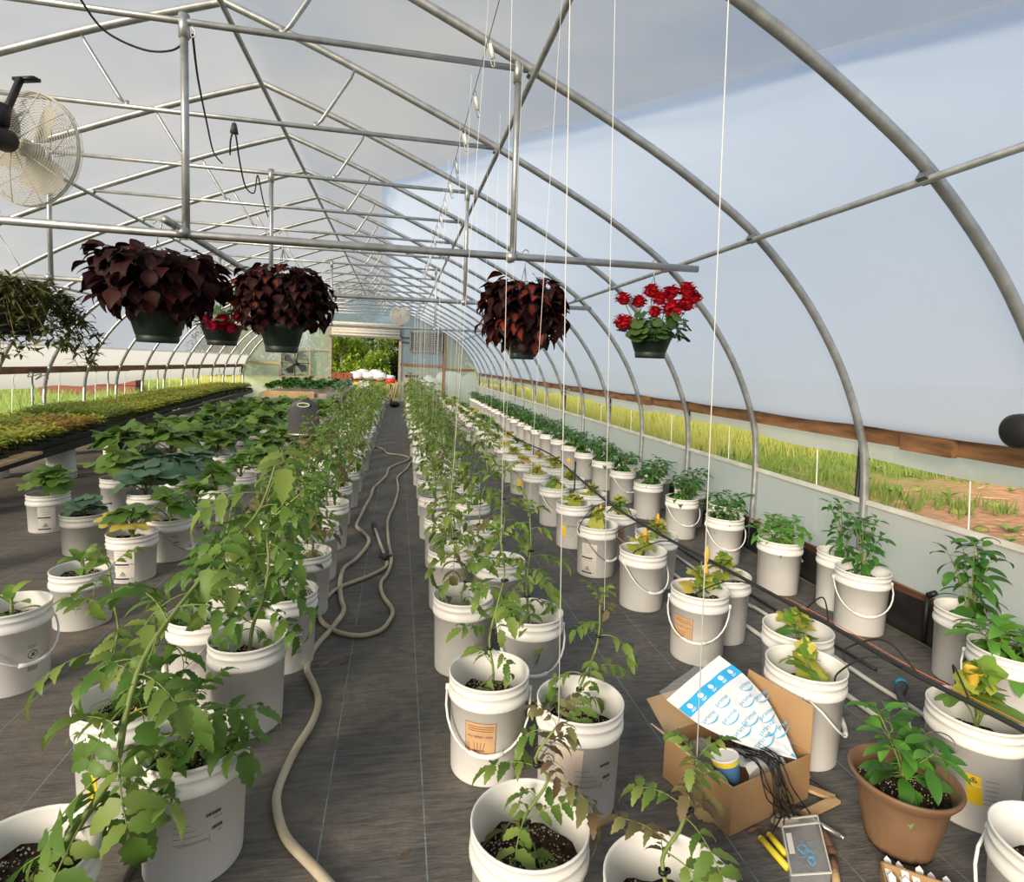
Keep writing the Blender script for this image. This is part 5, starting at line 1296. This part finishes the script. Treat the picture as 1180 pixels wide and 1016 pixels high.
b = MB(); b.tube([(-.01,18.3,3.2),(-.01,18.3,3.16)], .01, 6); tag(b.obj('fan_hook', 'black_plastic'), 'small black hook holding the distant fan', 'hook')
lp = thing('motor_housing', 'grey rounded motor housing at the left edge beside the fan', 'motor', (-2.60, 4.56, 2.99)); b = MB(); b.lathe([(0,-.07),(.06,-.06),(.075,0),(.07,.08),(.03,.12),(0,.12)], 16, Matrix.Rotation(.6,4,'X')); b.obj('shell', 'grey_plastic', lp); b = MB(); b.lathe([(.05,-.10),(.06,-.07),(.03,-.06)], 14, Matrix.Rotation(.6,4,'X')); b.obj('cap', 'fan_white', lp); b = MB(); b.tube([(0,.1,.08),(0,.24,.17)], .012, 6); b.obj('bracket', 'galvanised', lp)
# black motor reaching in at the right
bm_ = thing('side_fan_motor', 'black motor end with a knob reaching in at the right side', 'motor', AY(1185,497,1.9))
b = MB(); b.lathe([(0,-.085),(.05,-.083),(.068,-.065),(.072,-.03),(.066,-.028),(.066,-.018),(.073,-.016),(.074,.16),(.04,.20),(0,.20)], 28, Matrix.Rotation(PI/2,4,'Y') @ Matrix.Rotation(0,4,'X')); b.obj('housing', 'black_plastic', bm_)
b = MB(); b.ball((.045,0,.075), .03, 12, 8); b.obj('knob', 'black_plastic', bm_)
b = MB(); b.bar((.12,0,.05),(.55,.1,.10),.05,.05); b.bar((.55,.1,.10),(.62,.0,2.3-1.31),.05,.05,(0,1,0)); b.obj('arm', 'charcoal', bm_)
# extension cord and plugs under the trusses
pc = thing('power_cord', 'black power cord looped between truss bars with plug blocks', 'cord')
P = [AY(90,-5,3.2), AY(120,35,3.3), AY(165,57,3.34), AY(198,58,3.34), AY(215,46,3.36), AY(222,40,3.36)]
b = MB(); b.tube(smoothpath(P, 5), .0055, 6); b.obj('cord', 'black_rubber', pc)
P = [AY(222,40,3.36), AY(228,90,3.8), AY(238,140,4.5), AY(246,175,5.2), AY(256,188,5.78)]
b = MB(); b.tube(smoothpath(P, 5), .006, 6); b.obj('cord', 'black_rubber', pc)
P = [AY(265,178,5.0), AY(266,160,4.8), AY(271,153,4.56), AY(276,185,5.0), AY(283,215,5.4), AY(293,222,5.6), AY(297,202,5.78), AY(303,230,6.3), AY(309,250,7.0)]
b = MB(); b.tube(smoothpath(P, 5), .006, 6); b.obj('cord', 'black_rubber', pc)
b = MB(); c = AY(270,148,4.56); b.box(c, (.05,.04,.07), taper=.5); b.tube([c+Vector((0,0,.03)), Vector((c.x,4.56,3.18))], .003, 5); b.obj('plug', 'charcoal', pc)
b = MB(); c = AY(222,38,3.34); b.tube([c+Vector((.012*math.cos(t*.7),0,.022*math.sin(t*.7))) for t in range(9)], .003, 5, closed=True); b.tube([c, Vector((c.x,3.34,3.19))], .0025, 5); b.obj('tie', 'twine', pc)

for lbl, c in (('coil of grey wire hooked on the left side board', hit(33,430,0,-5.54)), ('twist of grey wire on the right side board', hit(656,449,0,3.03))):
    random.seed(3); b = MB()
    b.tube(smoothpath([c+Vector((U(-.01,.02), .16*math.cos(t*1.9)*U(.3,1)+.06*t, .05*math.sin(t*2.3)*U(.5,1)-.012*t)) for t in range(9)], 4), .009, 5)
    tag(b.obj('wire_coil', 'galvanised'), lbl, 'wire')

# ------------------------------------------------------------------ seedling bench on the left
bn = thing('seedling_bench', 'low bench of wooden pallets carrying seedling trays along the left wall', 'bench')
def edge(y): return -3.55 - .9*(min(y, 16)-6.1)/9.4
for k in range(3):
    b = MB()
    b.bar((edge(5.4)-.03-.42*k, 5.4, .42), (edge(19.5)-.03-.42*k, 19.5, .42), .09, .09); b.obj('rail', 'black_plastic', bn, False)
yy = 5.45
while yy < 19.3:
    b = MB(); b.bar((edge(yy)+.02, yy, .462), (edge(yy)-.98, yy,   .462), .14, .02); b.obj('slat', 'black_plastic', bn, False); yy += .38
b = MB(); b.bar((edge(5.6)+.10, 5.62, .485), (edge(6.4)+.10, 6.42, .485), .14, .025); b.obj('plank', 'wood_pale', bn, False)
tr = MB()
for c, d in (((0,0,.005),(.54,.28,.008)), ((-.27,0,.03),(.006,.28,.06)), ((.27,0,.03),(.006,.28,.06)), ((0,-.14,.03),(.54,.006,.06)), ((0,.14,.03),(.54,.006,.06)), ((0,0,.045),(.53,.27,.008))): tr.box(c, d)
trm = tr.mesh('seedling_tray', 'black_plastic', False)
sdm = {}
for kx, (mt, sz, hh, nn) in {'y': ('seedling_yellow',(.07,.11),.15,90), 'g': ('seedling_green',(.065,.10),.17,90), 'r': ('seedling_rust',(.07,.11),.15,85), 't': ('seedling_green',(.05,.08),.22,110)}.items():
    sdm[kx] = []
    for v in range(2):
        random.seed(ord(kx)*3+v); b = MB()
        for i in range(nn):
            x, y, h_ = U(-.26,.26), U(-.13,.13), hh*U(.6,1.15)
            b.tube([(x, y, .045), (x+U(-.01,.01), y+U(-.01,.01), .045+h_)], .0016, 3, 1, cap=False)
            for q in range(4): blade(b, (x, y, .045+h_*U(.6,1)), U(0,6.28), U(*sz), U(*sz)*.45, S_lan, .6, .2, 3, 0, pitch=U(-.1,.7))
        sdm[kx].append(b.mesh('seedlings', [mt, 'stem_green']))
random.seed(9)
KL = {'y': 'black tray of yellow-green seedlings on the left bench', 'g': 'black tray of mid green seedlings on the left bench', 'r': 'black tray of rust-tinged seedlings on the left bench', 't': 'black tray of taller feathery seedlings on the left bench'}
i = 0; yy = 5.6
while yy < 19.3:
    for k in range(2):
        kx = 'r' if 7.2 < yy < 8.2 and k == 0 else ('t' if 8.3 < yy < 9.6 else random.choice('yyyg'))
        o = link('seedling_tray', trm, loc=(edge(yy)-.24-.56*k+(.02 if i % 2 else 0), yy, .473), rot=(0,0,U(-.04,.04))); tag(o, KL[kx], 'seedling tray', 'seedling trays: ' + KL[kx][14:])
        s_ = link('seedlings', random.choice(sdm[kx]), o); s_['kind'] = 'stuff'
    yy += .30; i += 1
LBB = 'upside-down white bucket holding up the seedling bench'
for k, y in enumerate((5.9, 7.6, 9.3, 11.2, 13.4, 15.6, 18.0)):
    for dx in (-.15, -.85): bucket(edge(y)+dx, y, LBB, 'buckets under the seedling bench', h=.37, z=.372, rot=(PI, 0, 0), soil=False)
# far bench with brassicas, orange end board
cb_ = thing('brassica_bench', 'far bench with an orange-brown end board full of brassica plants', 'bench', (-2.35, 15.6, 0))
b = MB(); b.box((-.25,-.72,.62),(1.15,.04,.16)); b.obj('end_board', 'wood_pale', cb_, False)
b = MB(); b.box((0,2,.60),(1.9,5.3,.10)); b.obj('deck', 'wood_grey', cb_, False)
for x in (-.8,.8):
    for y in (-.5,2,4.4): b = MB(); b.box((x,y,.28),(.08,.08,.56)); b.obj('leg', 'wood_grey', cb_, False)
b = MB(); b.box((.78,-.66,.64),(.34,.10,.14)); b.obj('bin', 'grey_plastic', cb_, False)
def brass(i):
    st, lv = plan_rosette(950+i, .16, 12, (.20,.30), (.3,1.0)); return st.mesh('stem', 'stem_green'), lump(lv, 'round', ('leaf_cabbage','stem_green'))
def brass2(i):
    st, lv = plan_rosette(970+i, .16, 14, (.16,.24), (.4,1.1)); return st.mesh('stem', 'stem_green'), lump(lv, 'round', ('leaf_pepper','stem_green'))
for i in range(12):
    for k in range(5):
        x, y = -3.15+.4*k, 15.2+.38*i
        far_plant('cabbage_plant', 'blue-green cabbage plant at the aisle side of the far bench' if k == 4 else 'deep green leafy brassica on the far bench', 'plant', 'cabbages on the far bench' if k == 4 else 'brassicas on the far bench', (x, y, .65), 'bra' if k == 4 else 'brb', 3, brass if k == 4 else brass2, .95)
# garden seat between the rows
gs = thing('garden_chair', 'black moulded garden chair with a slotted rounded back between the left rows', 'chair', (-1.205, 7.95, 0), rz=.0)
def bk(u, v):
    z = .50+.48*v; w_ = .205*(1-.12*v)*(1 if v < .62 else math.sqrt(max(.0, 1-((v-.62)/.385)**2))*.86+.14) ; return (w_*(2*u-1), -.02-.03*v+.03*(2*u-1)**2, z)
b = MB(); b.grid(bk, 14, 16); fcs = []
for (f_, m__) in zip(b.f, b.m):
    c = [sum(b.v[i][k] for i in f_)/4 for k in range(3)]
    if not (abs(c[0]) < .065 and .885 < c[2] < .925): fcs.append(f_)
b.f = fcs; b.m = [0]*len(fcs); n0 = len(b.v); b.v += [(x, y+.03, z) for x, y, z in b.v]; b.f += [tuple(i+n0 for i in reversed(f_)) for f_ in fcs]; b.m = [0]*len(b.f); b.obj('backrest', 'charcoal', gs)
b = MB(); b.tube([(.075*math.cos(6.283*j/20)*(1), -.055, .905+.026*math.sin(6.283*j/20)) for j in range(20)], .007, 6, closed=True); b.obj('handle_slot', 'label_paper_grey', gs)
b = MB(); b.box((0,.17,.47),(.42,.40,.07)); b.obj('seat_pan', 'black_plastic', gs); b = MB(); b.bar((-.19,-.05,.515),(.19,-.05,.515),.03,.03); b.obj('hinge_bar', 'galvanised', gs)
b = MB(); b.box((0,.17,.24),(.38,.36,.40)); b.obj('base', 'black_plastic', gs)
for x in (-.19,.19):
    for y in (.02,.32): b = MB(); b.lathe([(0,-.02),(.05,-.02),(.05,.02),(0,.02)], 14, Matrix.Translation((x,y,.05)) @ Matrix.Rotation(PI/2,4,'Y')); b.obj('wheel', 'black_rubber', gs)

# ------------------------------------------------------------------ far end: potting table, sacks, tanks, boxes
pt = thing('potting_table', 'red-brown potting table near the far doorway', 'table', (-1.2, 21.0, 0))
b = MB(); b.box((0,0,.80),(2.0,.8,.05)); b.obj('top', 'wood_red', pt, False)
for x in (-.95,.95):
    for y in (-.35,.35): b = MB(); b.box((x,y,.39),(.08,.08,.78)); b.obj('leg', 'wood_red', pt, False)
for i in range(5): b = MB(); b.box((-.98+.13*i,-.30,.93),(.10,.03,.22)); b.obj('side_slat', 'wood_red', pt, False)
b = MB(); b.bar((-1.05,-.30,1.05),(-.40,-.30,1.05),.04,.05); b.obj('side_rail', 'wood_red', pt, False)
for i, (x, y, w_, h_) in enumerate(((-1.45,20.95,.42,.30),(-1.05,21.0,.44,.28),(-.65,20.95,.42,.30),(-.35,21.05,.36,.22),(-1.25,21.2,.40,.38),(-.8,21.2,.42,.38))):
    random.seed(40+i); b = MB(); b.ball((0,0,0), 1, 14, 9, (w_*.64,.24,h_*.50), 0, .17); o = b.obj('plastic_sack', 'sack_white', loc=(x, y, .825+h_*.5)); tag(o, 'bulging white plastic sack on the far potting table', 'sack', 'white sacks on the potting table')
tb = thing('tool_stand', 'small wooden stand with hoses draped under it at the far end of the aisle', 'stand', (-.28, 20.4, 0))
b = MB(); b.box((0,0,.76),(.62,.5,.05)); b.obj('top', 'wood_pale', tb, False)
for x in (-.27,.27):
    for y in (-.2,.2): b = MB(); b.box((x,y,.37),(.05,.05,.74)); b.obj('leg', 'wood_grey', tb, False)
for i in range(3): b = MB(); b.tube(smoothpath([(-.22+.15*i,-.27,.75),(-.28+.16*i,-.3,.45),(-.15+.13*i,-.3,.22),(.02+.08*i,-.3,.5),(.08+.08*i,-.27,.75)], 5), .016, 6); b.obj('hung_hose', 'hose_beige', tb)
b = MB(); b.box((-.05,0,.86),(.30,.22,.16)); o = b.obj('red_box', 'red_plastic', loc=(-.22,20.35,0)); tag(o, 'red and white box on the wooden stand at the aisle end', 'box')
b = MB(); b.ball((0,0,.10),.16,10,6,(1.2,.9,.6),0,.1); o = b.obj('black_bag', 'black_plastic', loc=(-.12,19.7,0)); tag(o, 'black plastic bag on the floor at the end of the aisle', 'bag')
b = MB(); b.box((0,0,.18),(.30,.28,.36)); b.box((0,0,.37),(.33,.31,.03)); o = b.obj('bin', 'bucket_white', loc=(-1.12,20.05,.45), smooth=False); tag(o, 'white square bin on a stool at the far end of the left row', 'bin')
b = MB(); b.box((0,0,.43),(.36,.34,.03)); [b.box((x,y,.21),(.04,.04,.42)) for x in (-.14,.14) for y in (-.13,.13)]; o = b.obj('stool', 'wood_grey', loc=(-1.12,20.05,0), smooth=False); tag(o, 'low wooden stool under the white square bin', 'stool')
wb = thing('wire_rack', 'pale rack of black plant pots right of the far doorway', 'rack', (.45, 20.9, 0)); b = MB(); b.box((0,0,.84),(.55,.4,.28)); b.obj('crate', 'wood_grey', wb, False); b = MB(); [b.box((x,y,.35),(.04,.04,.7)) for x in (-.24,.24) for y in (-.17,.17)]; b.obj('legs', 'wood_grey', wb, False)
for i in range(4): b = MB(); b.lathe([(.04,0),(.055,.09),(.05,.088)], 10, Matrix.Translation((-.18+.12*i,0,.98))); b.obj('plant_pot', 'black_plastic', wb)
for i, (x, y, r_, h_) in enumerate(((1.25,25.0,.42,1.05),(2.2,25.9,.60,1.35),(3.0,25.2,.33,1.2))):
    b = MB(); b.lathe([(0,0),(r_,0),(r_,h_*.72),(r_*.8,h_*.86),(r_*.3,h_*.93),(r_*.28,h_),(0,h_)], 24); o = b.obj('water_tank', 'sack_white', loc=(x, y, -.05)); tag(o, ('short white tank', 'large round white tank', 'narrow white drum')[i] + ' outside behind the end wall film', 'tank')

# ------------------------------------------------------------------ outside
def tree(x, y, H, R_, n, mt, label, seed, leaf=.22, group=None):
    random.seed(seed); t = thing('tree', label, 'tree', (x, y, -.05), group)
    b = MB(); b.tube([(0,0,0),(.1,0,H*.35),(.0,.1,H*.7)], [.16,.11,.04], 7)
    for k in range(6): a = U(0,6.28); b.tube([(.05,0,H*.3+.1*k), (math.cos(a)*R_*.5, math.sin(a)*R_*.5, H*.5+.12*k)], [.05,.015], 5)
    b.obj('trunk', 'bark', t); b = MB(); bl = []
    for k in range(14): a = U(0,6.28); rr = R_*math.sqrt(U(0,1))*.75; bl.append((math.cos(a)*rr, math.sin(a)*rr, H*U(.18,.9), R_*U(.28,.45)))
    for i in range(n):
        cx, cy, cz, cr_ = random.choice(bl); d = Vector((U(-1,1),U(-1,1),U(-1,1)))
        if d.length > 1: d.normalize()
        p = Vector((cx,cy,cz))+d*cr_; blade(b, p, U(0,6.28), leaf*U(.7,1.3), leaf*.55, S_lan, .5, .2, 2, 0, pitch=U(-.8,.8))
    o = b.obj('crown', mt, t); o['kind'] = 'stuff'; return t
TG = 'bright green trees beyond the doorway'; TB = 'sunlit yellow-green broadleaf tree beyond the doorway'
for i, (x, y, H, R_) in enumerate(((-4.2,33,4.6,1.9),(-1.2,34,4.4,2.0),(-3.0,31.5,3.6,1.4),(-7.5,35,5.0,2.2),(-1.6,31,2.2,1.2))): tree(x, y, H, R_, 2600, 'tree_leaf', TB, 20+i, .26, TG)
for i, (x, y, H, R_) in enumerate(((-4,42,5.8,4.0),(3.0,39,4.8,3.0),(.5,33.5,4.0,1.3),(-11,44,5.5,4.0))): tree(x, y, H, R_, 6500, 'tree_leaf_shade', 'tree behind the bright trees past the far doorway, shade put into its dark leaf colour', 40+i, .42, 'dark trees beyond the end wall')
def tuft_field(name, label, xs, ys, n, mt, hh, seed, dens=None, wid=.012, nb=5):
    random.seed(seed); b = MB()
    for i in range(n):
        x, y = U(*xs), U(*ys)
        if dens and not dens(x, y): continue
        z = gz(round(x), round(y)) if abs(x) > 6 else -.05
        for q in range(nb):
            a = U(0,6.28); h_ = hh*U(.5,1.2); dx, dy = math.cos(a)*h_*U(.1,.5), math.sin(a)*h_*U(.1,.5); w_ = wid*U(.6,1.3); px_, py_ = x+U(-.08,.08), y+U(-.08,.08)
            b.add([(px_-w_,py_,z),(px_+w_,py_,z),(px_+dx*.5+w_*.6,py_+dy*.5,z+h_*.6),(px_+dx*.5-w_*.6,py_+dy*.5,z+h_*.6),(px_+dx,py_+dy,z+h_)], [(0,1,2,3),(3,2,4)])
    return tag(b.obj(name, mt), label, 'grass', kind='stuff')
def bare(x, y): return ((x-8.2)/3.6)**2+((y-3.0)/5.0)**2 + .5*math.sin(x*1.3+y*.9) < .8
tuft_field('grass', 'short green weeds and grass outside the right wall', (3.5,14), (4,26), 6500, 'grass_green', .20, 1, lambda x, y: not bare(x, y) and random.random() < (1 if y < 14 else .5), .014)
tuft_field('dry_grass', 'tall straw-coloured grass outside the right wall', (3.7,18), (8.5,34), 6500, 'grass_straw', .50, 2, lambda x, y: y > 9.5+.6*math.sin(x), .012)
tuft_field('meadow_grass', 'bright green meadow grass outside the left wall', (-22,-5.9), (7,36), 11000, 'grass_green', .42, 3, None, .016)
tuft_field('straw_grass', 'pale straw grass beyond the far doorway', (-14,6), (26,33), 5000, 'grass_straw', .55, 4, None, .018)
random.seed(77)
wv = MB()
for k in range(5): blade(wv, (0,0,0), k*1.26, .10, .045, S_lan, .4, .2, 4, 0, pitch=.6)
wvm = wv.mesh('leaves', 'weed_leaf')
for i in range(70):
    x, y = U(4.0,10.5), U(3.2,10.5)
    o = link('weed', wvm, loc=(x, y, gz(round(x), round(y))+.02), rot=(0,0,U(0,6)), scale=U(.8,2.2)); tag(o, 'low leafy weed on the bare earth outside the right wall', 'weed', 'weeds on the bare earth')
random.seed(78)
for i in range(40):
    x, y = U(5.2,10.5), U(2.0,7.2); b = MB()
    if i % 2: b.ball((0,0,0), U(.03,.09), 8, 5, (1.3,1,.6), 0, .15); o = b.obj('earth_clod', 'field', loc=(x,y,gz(round(x),round(y))+.02)); tag(o, 'clod of red earth outside the right wall', 'clod', 'clods on the bare earth')
    else:
        a = U(-.5,.5); l_ = U(.2,.7); b.tube([(0,0,0),(math.cos(a)*l_,math.sin(a)*l_,.01)], .008, 5); o = b.obj('straw_stalk', 'wood_pale', loc=(x,y,gz(round(x),round(y))+.04)); tag(o, 'pale dry stalk lying on the red earth', 'stalk', 'dry stalks on the bare earth')
sh = thing('planter_box', 'low dark red timber planter standing in the field beyond the left wall', 'planter', (-9.2, 20.0, -.05), rz=.2)
for i in range(3):
    for y_ in (-.5, .5): b = MB(); b.box((0, y_, .13+.25*i), (2.4, .05, .235)); b.obj('board', 'shed_brown', sh, False)
    for x_ in (-1.2, 1.2): b = MB(); b.box((x_, 0, .13+.25*i), (.05, 1.0, .235)); b.obj('board', 'shed_brown', sh, False)
b = MB(); b.box((0,0,.66), (2.3,.95,.04)); b.obj('soil', 'soil', sh, False)
b = MB(); b.grid(lambda u, v: (-7.2+.9*u, 15+9*v, .0+.12*math.sin(PI*u)+.02*math.sin(v*40)), 5, 30); tag(b.obj('ground_sheet', 'concrete'), 'pale sheet lying in the grass outside the left wall', 'sheet')
